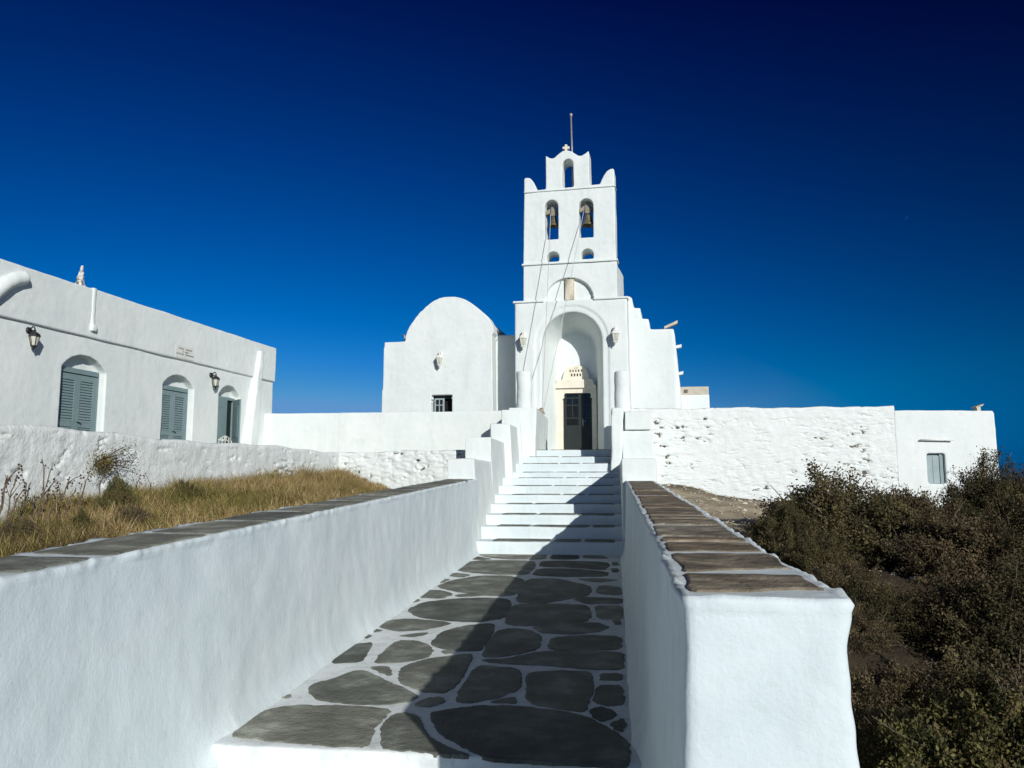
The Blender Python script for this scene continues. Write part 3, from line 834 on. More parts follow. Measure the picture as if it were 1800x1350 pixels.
# door leaves
VDo = VD-.045
um = W_(1022.5, 740)[0]
def leaf_(u0, u1, z0, z1):
    b = bmesh.new()
    box(b, u0, u1, VDo, VDo+.05, z0, z1)
    st_ = .085; rows = [(z0+.88, z0+1.07), (z0+1.11, z0+1.45), (z0+1.49, z0+1.67), (z0+1.71, z0+1.86)]
    cts = []
    for (a_, b_) in rows:
        if b_ > z1-.02: b_ = z1-.03
        c = bmesh.new(); box(c, u0+st_, u1-st_, VDo-.1, VDo+.025, a_, b_); cts.append(c)
    o = link('door_leaf', bake(b, cts), M['door'], ch, smooth=False)
    g = bmesh.new()
    for (a_, b_) in rows:
        if b_ > z1-.02: b_ = z1-.03
        box(g, u0+st_+.002, u1-st_-.002, VDo+.018, VDo+.022, a_+.002, b_-.002)
    link('glass', mesh(g), M['pane'], o, smooth=False)
    g = bmesh.new(); m2 = (u0+u1)/2
    box(g, m2-.016, m2+.016, VDo+.002, VDo+.0175, rows[1][0], rows[2][1])
    for k in range(4):
        q = u0+.04+(u1-u0-.08)*(k+.5)/4
        box(g, q-.006, q+.006, VDo-.004, VDo-.0005, z0+.1, z0+.8)
    link('glazing_bar', mesh(g), M['door'], o, smooth=False)
    return o
leaf_(dl_+.01, um-.004, LAND+.01, zdt-.005)
ol = leaf_(um+.004, dr_-.005, LAND+.01, zdt-.005)
bm = bmesh.new(); box(bm, um+.03, um+.06, VDo-.012, VDo-.001, LAND+.85, LAND+1.08); tube(bm, [(um+.045, VDo, LAND+1.0), (um+.045, VDo-.05, LAND+1.0), (um+.13, VDo-.05, LAND+1.0)], .01, 6)
link('handle', mesh(bm), M['steel'], ol)

# nave wall with stepped top, right of the tower
VN = VT+.75
st_out = [(1096, 760), (1096, 522), (1106, 520.5), (1111, 524), (1113, 541), (1125.6, 541.5), (1127.4, 559.8), (1140, 560.3), (1142.4, 578.8), (1184.4, 577.5), (1188.5, 640), (1189.5, 760)]
bm = bmesh.new(); prism(bm, px(st_out, VN), VN, VN+7)
link('nave_wall', bake(bm, voxel=.03, it=2, seed=90, amp=.015, sc=1.2, amp2=.003), M['lime'], ch)
# battered flank behind its right edge
bm = bmesh.new()
q0 = C.vp(1186, 580, VN+.4); q1 = C.vp(1201, 690, VN+.4); ub = C.vp(1189, 690, VN)[0]
hexa(bm, [(ub-.4, VN+.15, 1.2), (q1[0]+.12, VN+.4, 1.2), (q1[0]+.12, VN+6.8, 1.2), (ub-.4, VN+6.8, 1.2)], [(ub-.4, VN+.15, q0[1]-.05), (q0[0], VN+.4, q0[1]-.05), (q0[0], VN+6.8, q0[1]-.05), (ub-.4, VN+6.8, q0[1]-.05)])
link('battered_flank', bake(bm, voxel=.04, it=1, seed=91, amp=.02, sc=1.2, amp2=.004), M['lime'], ch)
for (x, y, s, dz) in ((1183, 574, .13, .12), (1193, 610, .08, .02), (1198, 657, .05, .02)):
    vv = VN+.8 if y > 580 else VN+.35
    p = C.vp(x, y, vv); bm = bmesh.new()
    hexa(bm, [(p[0]-.25, vv-.07, p[1]-.07), (p[0]+s, vv-.07, p[1]+dz-.04), (p[0]+s, vv+.1, p[1]+dz-.04), (p[0]-.25, vv+.1, p[1]-.07)], [(p[0]-.25, vv-.07, p[1]), (p[0]+s*1.05, vv-.07, p[1]+dz+.05), (p[0]+s*1.05, vv+.1, p[1]+dz+.05), (p[0]-.25, vv+.1, p[1])])
    link('water_spout', mesh(bm), M['panelstone'] if y < 580 else M['lime'], ch, smooth=False)

# annex
an = thing('annex', 'low white block with an unpainted tan upper band, right of the church', 'building', C, (-.8, 27, 1.4))
VA = 26.5
a0 = C.vp(1150, 693, VA); a1 = C.vp(1247, 693, VA); a2 = C.vp(1246, 678.5, VA)
bm = bmesh.new(); box(bm, a0[0], a1[0], VA, VA+3, 1.2, a1[1])
link('wall', bake(bm, voxel=.04, it=1, seed=92, amp=.012, sc=1.2, amp2=.003), M['lime'], an)
bm = bmesh.new(); box(bm, a0[0], a1[0]-.01, VA+.02, VA+2.9, a1[1]-.05, a2[1])
link('parapet', bake(bm, voxel=.03, it=1, seed=93, amp=.01, sc=1.2, amp2=.003), M['tan'], an)
bm = bmesh.new(); vv = C.vp(1206, 687.5, VA)
box(bm, vv[0]-.05, vv[0]+.05, VA-.02, VA+.1, vv[1]-.05, vv[1]+.05)
link('vent', mesh(bm), M['bare'], an, smooth=False)

# ------------------------------------------------------------------ chapel
VC = 22.8
cp = thing('chapel', 'white barrel-vaulted chapel with one small open window, left of the church', 'chapel', C, (-7, VC, 1.4))
co_ = [(669, 760), (675, 601.8), (693, 601), (711.6, 600), (713, 590), (716, 580.5), (722, 570), (729, 560), (737, 549.5), (746.7, 540.5), (755, 533), (764.4, 527.5), (773, 523.5), (782, 521.6), (795.6, 521), (804, 521.8), (811, 523.5), (819, 526.5), (826.7, 531), (836, 538), (844.4, 545.6), (851, 551), (857.8, 558), (864.4, 569), (867, 577), (867.8, 584), (864.6, 589), (866.4, 760)]
pts = px(co_, VC)
bm = bmesh.new(); prism(bm, pts, VC, VC+.55)
wl = C.vp(758, 695, VC); wr = C.vp(795, 722, VC)
zsill = wr[1]-.12
cut = bmesh.new(); box(cut, wl[0], wr[0], VC-.2, VC+.4, zsill, wl[1])
link('gable_wall', bake(bm, [cut], .025, 1, seed=100, amp=.014, sc=1.3, amp2=.003), M['lime'], cp)
bm = bmesh.new()
vp_ = [(u, z-.1) for u, z in pts[1:-1]]
vp_ = [(pts[0][0]+.03, 1.3)]+[(u*.994-.006*6.9 if False else u, z) for u, z in vp_]+[(pts[-1][0]-.02, 1.3)]
prism(bm, vp_, VC+.5, VC+6)
link('vault', bake(bm, voxel=.05, it=1, seed=101, amp=.014, sc=1.3, amp2=.003), M['lime'], cp)
bm = bmesh.new()
zz = C.vp(885, 589, VC+.62)[1]
box(bm, pts[-1][0]-.5, pl[0]+.2, VC+.62, VC+5, 1.3, zz)
link('link_wall', bake(bm, voxel=.04, it=1, seed=102, amp=.012, sc=1.3, amp2=.003), M['lime'], cp)
# window with half-open casement
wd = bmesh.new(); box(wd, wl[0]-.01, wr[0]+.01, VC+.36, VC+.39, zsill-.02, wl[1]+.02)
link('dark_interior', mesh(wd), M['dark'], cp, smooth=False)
bm = bmesh.new()
cw0, cw1 = wl[0]+.06, wl[0]+.37; vq = VC+.14
ct = wl[1]-.08
for (u0, u1, z0, z1) in ((cw0, cw0+.045, zsill, ct), (cw1-.05, cw1, zsill, ct), (cw0+.045, cw1-.05, ct-.045, ct), (cw0+.045, cw1-.05, zsill, zsill+.05)):
    box(bm, u0, u1, vq, vq+.035, z0, z1)
mz = zsill+.31; mu = (cw0+cw1)/2
box(bm, mu-.014, mu+.014, vq+.003, vq+.032, zsill+.05, ct-.045); box(bm, cw0+.045, mu-.0145, vq+.004, vq+.031, mz-.014, mz+.014); box(bm, mu+.0145, cw1-.05, vq+.004, vq+.031, mz-.014, mz+.014)
cs = link('window_frame', mesh(bm), M['hatch'], cp, smooth=False)
bm = bmesh.new(); box(bm, cw0+.04, cw1-.045, vq+.014, vq+.018, zsill+.04, ct-.04)
link('pane', mesh(bm), M['pane'], cs, smooth=False)
bm = bmesh.new(); box(bm, wl[0]+.02, wr[0]-.005, VC+.2, VC+.26, wl[1]-.08, wl[1]-.002); link('lintel', mesh(bm), M['door'], cp, smooth=False)
for (u, z, r) in ((wl[0]+.02, wl[1]-.09, .045), (wl[0]+.015, wl[1]-.21, .032), (wr[0]-.01, wl[1]-.09, .035)):
    bm = bmesh.new(); lathe(bm, [(.008, -r), (r*.75, -r*.7), (r, 0), (r*.75, r*.7), (.008, r)], (u, VC+.05, z), 10)
    link('window_hinge', mesh(bm), M['lime'], cp)
bm = bmesh.new(); p = C.vp(710.5, 590, VC+.9)
tube(bm, [(p[0]+.03, VC+.9, p[1]-.35), (p[0]+.02, VC+.9, p[1]+.0), (p[0]-.06, VC+.9, p[1]+.02)], .03, 8)
link('roof_pipe', mesh(bm), M['steel'], cp)

# ------------------------------------------------------------------ long building on the left
UF = -11.0; ZT = 1.65
lb = thing('monastery_building', 'long white flat-roofed building with grey-blue louvred shutters, at left', 'building', C, (UF, 15, ZT))
VE = C.up(480, 672, UF)[0]; ztop = C.up(300, 553, UF)[1]; zled = C.up(240, 614, UF)[1]
bm = bmesh.new()
# upper part stands a little proud of the lower one, which makes the ledge line
box(bm, UF-4, UF, 5.5, VE, 1.2, zled+.1)
DO = [(C.up(106, 700, UF)[0], C.up(187, 650, UF)[0]), (C.up(286, 700, UF)[0], C.up(341, 690, UF)[0]), (C.up(382.5, 740, UF)[0], C.up(421, 715, UF)[0])]
zspr = 3.69; zapx = 3.945; UB = UF-.21
cuts = []
for a_, b_ in DO:
    c = bmesh.new(); cx = (a_+b_)/2; hw = (b_-a_)/2
    rise = zapx-zspr
    Rr = (hw*hw+rise*rise)/(2*rise); ang = math.degrees(math.asin(hw/Rr))
    prism(c, [(a_, ZT), (b_, ZT)]+arc(cx, zapx-Rr, Rr, 90-ang, 90+ang, 14), UB, UF+.4, 'u')
    cuts.append(c)
link('wall', bake(bm, cuts, .025, 1, seed=110, amp=.014, sc=1.1, amp2=.003), M['lime'], lb)
bm = bmesh.new(); box(bm, UF-4.03, UF+.055, 5.45, VE+.03, zled, ztop)
link('upper_wall', bake(bm, voxel=.022, it=1, seed=116, amp=.012, sc=1.1, amp2=.003), M['lime'], lb)
def shutter_pair(a_, b_):
    z0, z1 = ZT+.02, zspr+.0
    fr_ = bmesh.new()
    a2_, b2_ = a_+.02, b_-.02
    box(fr_, UB+.002, UB+.07, a2_, a2_+.06, z0, z1); box(fr_, UB+.002, UB+.07, b2_-.06, b2_, z0, z1); box(fr_, UB+.002, UB+.10, a2_+.06, b2_-.06, z1-.09, z1)
    f = link('shutter_frame', mesh(fr_), M['shut'], lb, smooth=False)
    mid = (a2_+b2_)/2
    for (p, q) in ((a2_+.065, mid-.004), (mid+.004, b2_-.065)):
        s = bmesh.new()
        for (v0, v1, za, zb_) in ((p, p+.07, z0, z1-.1), (q-.07, q, z0, z1-.1), (p+.07, q-.07, z0, z0+.2), (p+.07, q-.07, z1-.22, z1-.1), (p+.07, q-.07, z0+.92, z0+1.02)):
            box(s, UB+.03, UB+.07, v0, v1, za, zb_)
        o = link('shutter_leaf', mesh(s), M['shut'], f, smooth=False)
        l = bmesh.new()
        for (za, zb_) in ((z0+.2, z0+.92), (z0+1.02, z1-.22)):
            k = za+.005
            while k < zb_-.03:
                hexa(l, [(UB+.040, p+.07, k+.044), (UB+.040, q-.07, k+.044), (UB+.064, q-.07, k), (UB+.064, p+.07, k)], [(UB+.040, p+.07, k+.052), (UB+.040, q-.07, k+.052), (UB+.064, q-.07, k+.010), (UB+.064, p+.07, k+.010)])
                k += .052
        box(l, UB+.032, UB+.038, p+.07, q-.07, z0+.2, z1-.22)
        link('louvres', mesh(l), M['shut'], f, smooth=False)
    h = bmesh.new()
    tube(h, [(UB+.07, mid+.03, z0+1.02), (UB+.10, mid+.03, z0+1.02), (UB+.10, mid+.12, z0+.99)], .009, 6)
    link('handle', mesh(h), M['black'], f, smooth=False)
shutter_pair(*DO[0]); shutter_pair(*DO[1])
# third doorway: one leaf closed, one leaf swung out
a_, b_ = DO[2]
fr_ = bmesh.new(); z0, z1 = ZT+.02, zspr-.02
box(fr_, UB+.002, UB+.08, a_+.02, a_+.07, z0, z1); box(fr_, UB+.002, UB+.08, b_-.07, b_-.02, z0, z1); box(fr_, UB+.002, UB+.08, a_+.07, b_-.07, z1-.07, z1)
f = link('shutter_frame', mesh(fr_), M['shut'], lb, smooth=False)
d = bmesh.new(); box(d, UB+.003, UB+.02, a_+.07, b_-.07, z0, z1-.07); link('inner_door', mesh(d), M['door'], f, smooth=False)
d = bmesh.new(); mid = (a_+b_)/2
box(d, UB+.082, UB+.12, a_+.03, mid+.06, z0, z1-.02)
for z in (z0+.35, z0+1.0, z1-.28): box(d, UB+.1205, UB+.128, a_+.03, mid-.1, z, z+.025)
link('shutter_leaf', mesh(d), M['shut'], f, smooth=False)
d = bmesh.new()
hx = (UB+.1, b_-.06); L_ = (b_-a_)/2-.03; ang = radians(112)
e = (hx[0]+L_*sin(ang), hx[1]-L_*cos(ang)*-1*-1)
e = (hx[0]+L_*sin(radians(52)), hx[1]-L_*cos(radians(52)))
nx_, ny_ = -(e[1]-hx[1])/L_*.036, (e[0]-hx[0])/L_*.036
hexa(d, [(hx[0], hx[1], z0), (e[0], e[1], z0), (e[0]-nx_, e[1]-ny_, z0), (hx[0]-nx_, hx[1]-ny_, z0)], [(hx[0], hx[1], z1-.05), (e[0], e[1], z1-.05), (e[0]-nx_, e[1]-ny_, z1-.05), (hx[0]-nx_, hx[1]-ny_, z1-.05)])
for (za, zb_) in ((z0+.15, z0+.85), (z0+.98, z1-.2)):
    k0, k1 = .2, .8; off = 1.25
    g = [(hx[0]+(e[0]-hx[0])*k-nx_*off, hx[1]+(e[1]-hx[1])*k-ny_*off) for k in (k0, k1)]
    w2 = [(hx[0]+(e[0]-hx[0])*k-nx_*.98, hx[1]+(e[1]-hx[1])*k-ny_*.98) for k in (k0, k1)]
    hexa(d, [(*w2[0], za), (*w2[1], za), (*g[1], za+.03), (*g[0], za+.03)], [(*w2[0], zb_), (*w2[1], zb_), (*g[1], zb_-.03), (*g[0], zb_-.03)])
link('shutter_leaf', mesh(d), M['shut'], f, smooth=False, label='open shutter leaf swung out from the doorway')
# plaster downpipe, buttress and rounded ridge
bm = bmesh.new(); vq, zq = C.up(160, 540, UF)
box(bm, UF-.05, UF+.085, vq-.05, vq+.04, zq-.42, ztop+.02); box(bm, UF-.05, UF+.12, vq-.06, vq+.07, zq-.47, zq-.36)
link('downpipe', bake(bm, voxel=.018, it=2, seed=111, amp=.012, sc=4, amp2=.003), M['lime'], lb)
bm = bmesh.new(); v_t, z_t = C.up(448, 615, UF)
hexa(bm, [(UF-.1, 18.25, 1.2), (UF+.30, 18.3, 1.2), (UF+.30, 18.8, 1.2), (UF-.1, 18.8, 1.2)], [(UF-.1, 19.1, z_t), (UF+.15, 19.12, z_t), (UF+.15, 19.3, z_t), (UF-.1, 19.3, z_t)])
link('buttress', bake(bm, voxel=.03, it=3, seed=112, amp=.018, sc=2, amp2=.004), M['lime'], lb)
bm = bmesh.new()
rp = [C.up(x, y, UF+.1) for x, y in ((-90, 580), (-40, 540), (0, 508), (14, 498), (28, 491.5), (47, 488))]
tube(bm, [(UF+.07, v, z) for v, z in rp], .13, 14)
link('plaster_ridge', bake(bm, voxel=.025, it=2, seed=113, amp=.02, sc=3, amp2=.004), M['lime'], lb)

# upright stone on the roof
bm = bmesh.new(); a = C.up(132, 497, UF-.25); b = C.up(146, 497, UF-.25); tp = C.up(141.5, 465, UF-.25)
hexa(bm, [(UF-.3, a[0], ztop-.05), (UF-.15, a[0]+.02, ztop-.05), (UF-.15, b[0], ztop-.05), (UF-.3, b[0]+.01, ztop-.05)], [(UF-.24, tp[0]-.02, tp[1]), (UF-.2, tp[0]-.015, tp[1]-.02), (UF-.2, tp[0]+.035, tp[1]-.01), (UF-.24, tp[0]+.03, tp[1])])
single('roof_stone', bake(bm, voxel=.02, it=1, seed=114, amp=.04, sc=7, amp2=.012, sc2=20), M['mottled'], 'pointed upright stone standing on the flat roof of the left building', 'stone', C)

# marble plaque (lettering too small to read: rows of carved strokes)
pq = thing('wall_plaque', 'pale marble plaque with three lines of lettering above the middle shutter', 'plaque', C, (UF, 16, 4.5))
a = C.up(309, 606, UF+.05); b = C.up(340, 631, UF+.05)
zc_ = (C.up(324, 608.5, UF+.05)[1], C.up(324, 631, UF+.05)[1])
bm = bmesh.new(); box(bm, UF+.02, UF+.062, a[0], b[0], zc_[1], zc_[0])
link('slab', mesh(bm), M['marble'], pq, smooth=False)
bm = bmesh.new(); wd_ = b[0]-a[0]; ht_ = zc_[0]-zc_[1]; rr = random.Random(3)
for (zf, words_) in ((.68, ((.14, .44), (.52, .86))), (.46, ((.36, .44), (.5, .68))), (.26, ((.04, .42), (.5, .96)))):
    for w0, w1 in words_:
        u = w0
        while u < w1-.02:
            l_ = rr.uniform(.018, .03)
            v0 = a[0]+u*wd_; z = zc_[1]+zf*ht_; hh = .034
            k = rr.randint(0, 3)
            box(bm, UF+.0605, UF+.0645, v0, v0+.007, z, z+hh)
            if k != 1: box(bm, UF+.0605, UF+.0645, v0+l_*wd_*.7, v0+l_*wd_*.7+.006, z, z+hh)
            if k != 2: box(bm, UF+.0605, UF+.0642, v0+.0072, v0+l_*wd_*.7-.0004, z+hh*(.75 if k else .4), z+hh*(.95 if k else .6))
            u += l_+.014
link('lettering', mesh(bm), M['ink'], pq, smooth=False)

# white scrolled ironwork in front of the third doorway
ig = bmesh.new()
gv, gz = C.up(396, 775, UF+.7)
for s_ in (-1, 1):
    for (r, c0, c1) in ((.05, .08, -.01), (.04, .17, -.03), (.025, .03, .03)):
        tube(ig, [(UF+.7, gv+s_*(c0+r*cos(a)), gz+.06+c1+r*sin(a)) for a in [k*2*pi/14 for k in range(13)]], .008, 5)
for k in range(5): tube(ig, [(UF+.7, gv-.26+.13*k, ZT-.02), (UF+.7, gv-.26+.13*k, gz+.02)], .008, 5)
tube(ig, [(UF+.7, gv-.28, gz+.02), (UF+.7, gv+.28, gz+.02)], .01, 5)
single('iron_gate', mesh(ig), M['whitemetal'], 'white scrolled ironwork before the doorway with the open shutter', 'iron gate', C)

# ------------------------------------------------------------------ lanterns
def lantern(name, label, metal, group, frame, u, v, z, rz, s):
    """local axes: +y is out of the wall; origin on the wall"""
    t = thing(name, label, 'lantern', W, (0, 0, 0), group)
    bm = bmesh.new()
    # round back plate and curved arm
    n = 14; ring = [bm.verts.new((.062*cos(2*pi*k/n), .0, .10+.062*sin(2*pi*k/n))) for k in range(n)]
    ring2 = [bm.verts.new((.05*cos(2*pi*k/n), .03, .10+.05*sin(2*pi*k/n))) for k in range(n)]
    for k in range(n): bm.faces.new((ring[k], ring[(k+1) % n], ring2[(k+1) % n], ring2[k]))
    bm.faces.new(ring2); bm.faces.new(ring)
    tube(bm, [(0, .02, .1), (0, .06, .145), (0, .085, .165), (0, .115, .15), (0, .125, .11), (0, .125, .07)], .011, 7)
    tube(bm, [(0, .03, .06), (0, .07, .05), (0, .1, .075), (0, .09, .1), (0, .07, .1)], .008, 6)
    link('bracket', mesh(bm), metal, t)
    c = (0, .125, 0)
    bm = bmesh.new()
    lathe(bm, [(.012, .115), (.02, .1), (.012, .085), (.03, .075), (.07, .045), (.09, .012), (.088, .0)], c, 6)
    link('lantern_roof', mesh(bm), metal, t, smooth=False)
    bm = bmesh.new()
    for k in range(6):
        a = 2*pi*k/6
        tube(bm, [(c[0]+.078*cos(a), c[1]+.078*sin(a), .002), (c[0]+.045*cos(a), c[1]+.045*sin(a), -.15)], .006, 5)
    lathe(bm, [(.05, -.145), (.052, -.158), (.03, -.175), (.012, -.185), (.016, -.2), (.004, -.215)], c, 12)
    link('cage', mesh(bm), metal, t)
    bm = bmesh.new(); lathe(bm, [(.072, -.001), (.041, -.148)], c, 6)
    link('glass', mesh(bm), M['frost'], t, smooth=False)
    t.location = frame.world(u, v, z); t.rotation_euler = (0, 0, rz); t.scale = (s, s, s)
    return t
v_, z_ = C.up(55.5, 590, UF+.0)
lk = lantern('wall_lantern', 'black iron wall lantern left of the nearest shuttered doorway', M['black'], 'wall lanterns', C, UF-.005, C.up(50, 584, UF)[0], C.up(50, 586, UF)[1]-.06, -AC-pi/2, 1.08)
dup(lk, C.world(UF-.005, C.up(371, 662, UF)[0], C.up(371, 663, UF)[1]-.06), -AC-pi/2, 'black iron wall lantern between the middle and the farthest doorway', 1.08)
def wl_at(x, y, v): return C.world(C.vp(x, y, v)[0], v+.005, C.vp(x, y, v)[1])
lw = lantern('wall_lantern', 'white lantern on the porch wall, left of the arch', M['whitemetal'], 'white wall lanterns', C, 0, 0, 0, pi-AC, 1.45)
lw.location = wl_at(921, 597, VPz)
dup(lw, wl_at(1082, 589, VPz), pi-AC, 'white lantern on the porch wall, right of the arch', 1.45)
dup(lw, wl_at(775, 631, VC), pi-AC, 'white lantern on the chapel wall above the small window', 1.35)

# ------------------------------------------------------------------ bells and ropes
def bell(label, k, s, zc):
    cx, hw, zb_, zt_ = ops[k][1]
    vb = VB+.3
    t = thing('church_bell', label, 'bell', C, (cx, vb, zc), group='bells in the belfry openings')
    bm = bmesh.new()
    prof = [(.02, .30), (.06, .295), (.085, .26), (.095, .2), (.105, .12), (.13, .05), (.165, .0), (.16, -.02), (.135, .0), (.09, .1), (.07, .24), (.01, .27)]
    lathe(bm, [(r*s, z*s) for r, z in prof], (cx+.03, vb, zc), 22)
    bl_ = link('bell_body', mesh(bm), M['bronze'], t)
    bm = bmesh.new(); tube(bm, [(cx+.03, vb, zc+.2*s), (cx+.03, vb, zc-.03*s)], .014, 6); lathe(bm, [(.006, -.03), (.03, 0), (.006, .03)], (cx+.03, vb, zc-.04*s), 8)
    link('clapper', mesh(bm), M['black'], bl_)
    bm = bmesh.new()
    box(bm, cx-hw-.04, cx+hw+.04, vb-.05, vb+.06, zc+.34*s, zc+.34*s+.13)
    box(bm, cx-.04, cx+.12, vb-.09, vb-.051, zc+.29*s, zc+.36*s+.2)
    box(bm, cx-.02, cx+.015, vb-.08, vb+.02, zc+.48*s, zc+.48*s+.12); box(bm, cx+.07, cx+.1, vb-.08, vb+.02, zc+.48*s, zc+.48*s+.12)
    hexa(bm, [(cx-.2, vb-.14, zc+.3*s), (cx-.06, vb-.12, zc+.36*s), (cx-.06, vb-.08, zc+.36*s), (cx-.2, vb-.1, zc+.3*s)], [(cx-.2, vb-.14, zc+.3*s+.1), (cx-.06, vb-.12, zc+.36*s+.14), (cx-.06, vb-.08, zc+.36*s+.14), (cx-.2, vb-.1, zc+.3*s+.1)])
    link('headstock', mesh(bm), M['wood'], t, smooth=False)
    return (cx, vb, zc)
k1 = bell('smaller bronze bell hanging from a wooden headstock in the left belfry opening', 1, 1.0, C.vp(971, 397.5, VB+.3)[1])
k2 = bell('larger bronze bell hanging from a wooden headstock in the right belfry opening', 2, 1.18, C.vp(1031, 396, VB+.3)[1])
VH = 20.3; hu, hz = C.vp(953, 719, VH)
def rope(p0, p1, label, sag):
    bm = bmesh.new(); p0 = Vector(p0); p1 = Vector(p1)
    pts_ = [p0.lerp(p1, k/24)+Vector((0, .02*sag*sin(pi*k/24), -sag*sin(pi*k/24))) for k in range(25)]
    tube(bm, pts_, .0085, 5)
    single('bell_rope', mesh(bm), M['rope'], label, 'rope', C, group='bell ropes')
s1 = C.vp(968, 376, VB-.05); s2 = C.vp(1026, 372, VB-.05)
rope((s1[0], VB-.06, s1[1]), (hu, VH, hz), 'pale bell rope running from the left bell down to the left gate pier', .1)
rope((s2[0], VB-.06, s2[1]), (hu+.03, VH+.02, hz), 'pale bell rope running from the right bell down to the left gate pier', .1)
bm = bmesh.new()
tube(bm, [(hu-.25, VH, hz-.02), (hu-.02, VH, hz-.01), (hu, VH, hz+.03)], .014, 6)
for k in range(5):
    tube(bm, [(hu+.05*cos(a+k)+.01*k-.02, VH-.02+.01*k, hz-.03+.06*sin(a*1.0+k*.7)-.012*k) for a in [q*.7 for q in range(8)]], .009, 5)
single('rope_hook', mesh(bm), M['twine'], 'knotted bundle of rope ends on a hook beside the porch arch', 'rope hook', C)

# ------------------------------------------------------------------ plants
def from_arrays(V, Fq, tint=None):
    me = bpy.data.meshes.new('veg')
    nv, nf = len(V), len(Fq); k = Fq.shape[1]
    me.vertices.add(nv); me.vertices.foreach_set('co', V.astype(np.float32).ravel())
    me.loops.add(nf*k); me.loops.foreach_set('vertex_index', Fq.astype(np.int32).ravel())
    me.polygons.add(nf); me.polygons.foreach_set('loop_start', np.arange(0, nf*k, k, dtype=np.int32))
    if tint is not None:
        at = me.attributes.new('tint', 'FLOAT_COLOR', 'POINT')
        at.data.foreach_set('color', np.concatenate([tint, np.ones((nv, 1))], 1).astype(np.float32).ravel())
    me.update(calc_edges=True); me.validate()
    return me

def unit(a): return a/np.maximum(np.linalg.norm(a, axis=-1, keepdims=True), 1e-9)

def leaves(centers, size, tints, rng, aspect=.55):
    n = len(centers)
    d = unit(rng.normal(size=(n, 3))+np.array([0, 0, .25])); e = unit(np.cross(d, rng.normal(size=(n, 3))))
    s = size*(.6+.8*rng.random((n, 1)))
    V = np.stack([centers-d*s*.5, centers+e*s*aspect*.5, centers+d*s*.5, centers-e*s*aspect*.5], 1).reshape(-1, 3)
    Fq = np.arange(4*n).reshape(n, 4)
    return V, Fq, np.repeat(tints, 4, 0)

PAL = {'olive': [(.075, .066, .030), (.10, .085, .038), (.055, .049, .024), (.13, .105, .05), (.065, .06, .028)],
       'brown': [(.09, .069, .038), (.12, .09, .048), (.06, .048, .028), (.15, .118, .065), (.075, .062, .033)],
       'green': [(.08, .08, .028), (.11, .104, .036), (.14, .122, .044), (.06, .06, .024), (.115, .09, .04)]}
def make_shrub(seed, pal, nt_=560, nl=190, leaf=.029, rag=.30):
    """unit shrub: footprint radius about 1, height about 1; twigs arch out of the base"""
    rng = np.random.default_rng(seed)
    th = rng.random(nt_)*2*pi; ph = np.arccos(1-rng.random(nt_)*.98)
    dirs = np.stack([np.sin(ph)*np.cos(th), np.sin(ph)*np.sin(th), np.cos(ph)], 1)
    lump = np.array([.86+.27*noise.noise(Vector(d*2.1)+Vector((seed*3.1, 0, 0)))+.22*noise.noise(Vector(d*4.6)+Vector((seed*7.7, 3, 0))) for d in dirs])
    rad = lump*(1-rag*rng.random(nt_)**2*1.6)
    tips = dirs*rad[:, None]; tips[:, 2] = np.maximum(tips[:, 2], .03)
    bare = rng.random(nt_) < .10; tips = np.where(bare[:, None], tips*1.15, tips)
    base = np.stack([.22*rng.normal(size=nt_), .22*rng.normal(size=nt_), np.zeros(nt_)], 1)
    mid = base*.4+tips*.6; mid[:, 2] += .16*rng.random(nt_); mid += .06*rng.normal(size=(nt_, 3))
    V = []; Fq = []; n0 = 0
    ts = np.linspace(0, 1, 7)
    curves = (1-ts)[None, :, None]**2*base[:, None]+2*((1-ts)*ts)[None, :, None]*mid[:, None]+(ts**2)[None, :, None]*tips[:, None]
    curves[:, 1:-1] += .012*rng.normal(size=curves[:, 1:-1].shape)
    for ib, c in enumerate(curves):
        d = unit(np.gradient(c, axis=0)); x = unit(np.cross(d, np.array([.3, .2, .93]))); y = np.cross(d, x)
        r = (.008*(1-ts)+(.0034 if bare[ib] else .0016))[:, None]
        ring = np.stack([c+x*r, c-x*r*.5+y*r*.87, c-x*r*.5-y*r*.87], 1).reshape(-1, 3)
        V.append(ring)
        for k in range(6):
            for j in range(3):
                Fq.append((n0+k*3+j, n0+k*3+(j+1) % 3, n0+(k+1)*3+(j+1) % 3, n0+(k+1)*3+j))
        n0 += 21
    tw = from_arrays(np.concatenate(V), np.array(Fq))
    t = .5+.53*rng.random((nt_, nl))**.7; t = np.minimum(t, 1)
    i = np.arange(nt_)[:, None]
    k = np.clip((t*6).astype(int), 0, 5); fr = t*6-k
    cen = curves[i, k]*(1-fr)[..., None]+curves[i, k+1]*fr[..., None]
    cen = np.where(bare[:, None, None], curves[i, 3]+.0*cen, cen)
    cen = cen+rng.normal(size=cen.shape)*(.026+.022*rng.random((nt_, 1, 1)))
    pc = np.array(PAL[pal])*(1.0 if seed != 14 else .72); ci = rng.integers(0, len(pc), nt_)  # darker variant; its leaf colour also stands for shade in the thicket
    tint = pc[ci][:, None, :]*(.75+.5*rng.random((nt_, nl, 1)))
    lv = leaves(cen.reshape(-1, 3), leaf, tint.reshape(-1, 3), rng)
    lm = from_arrays(*lv)
    return tw, lm

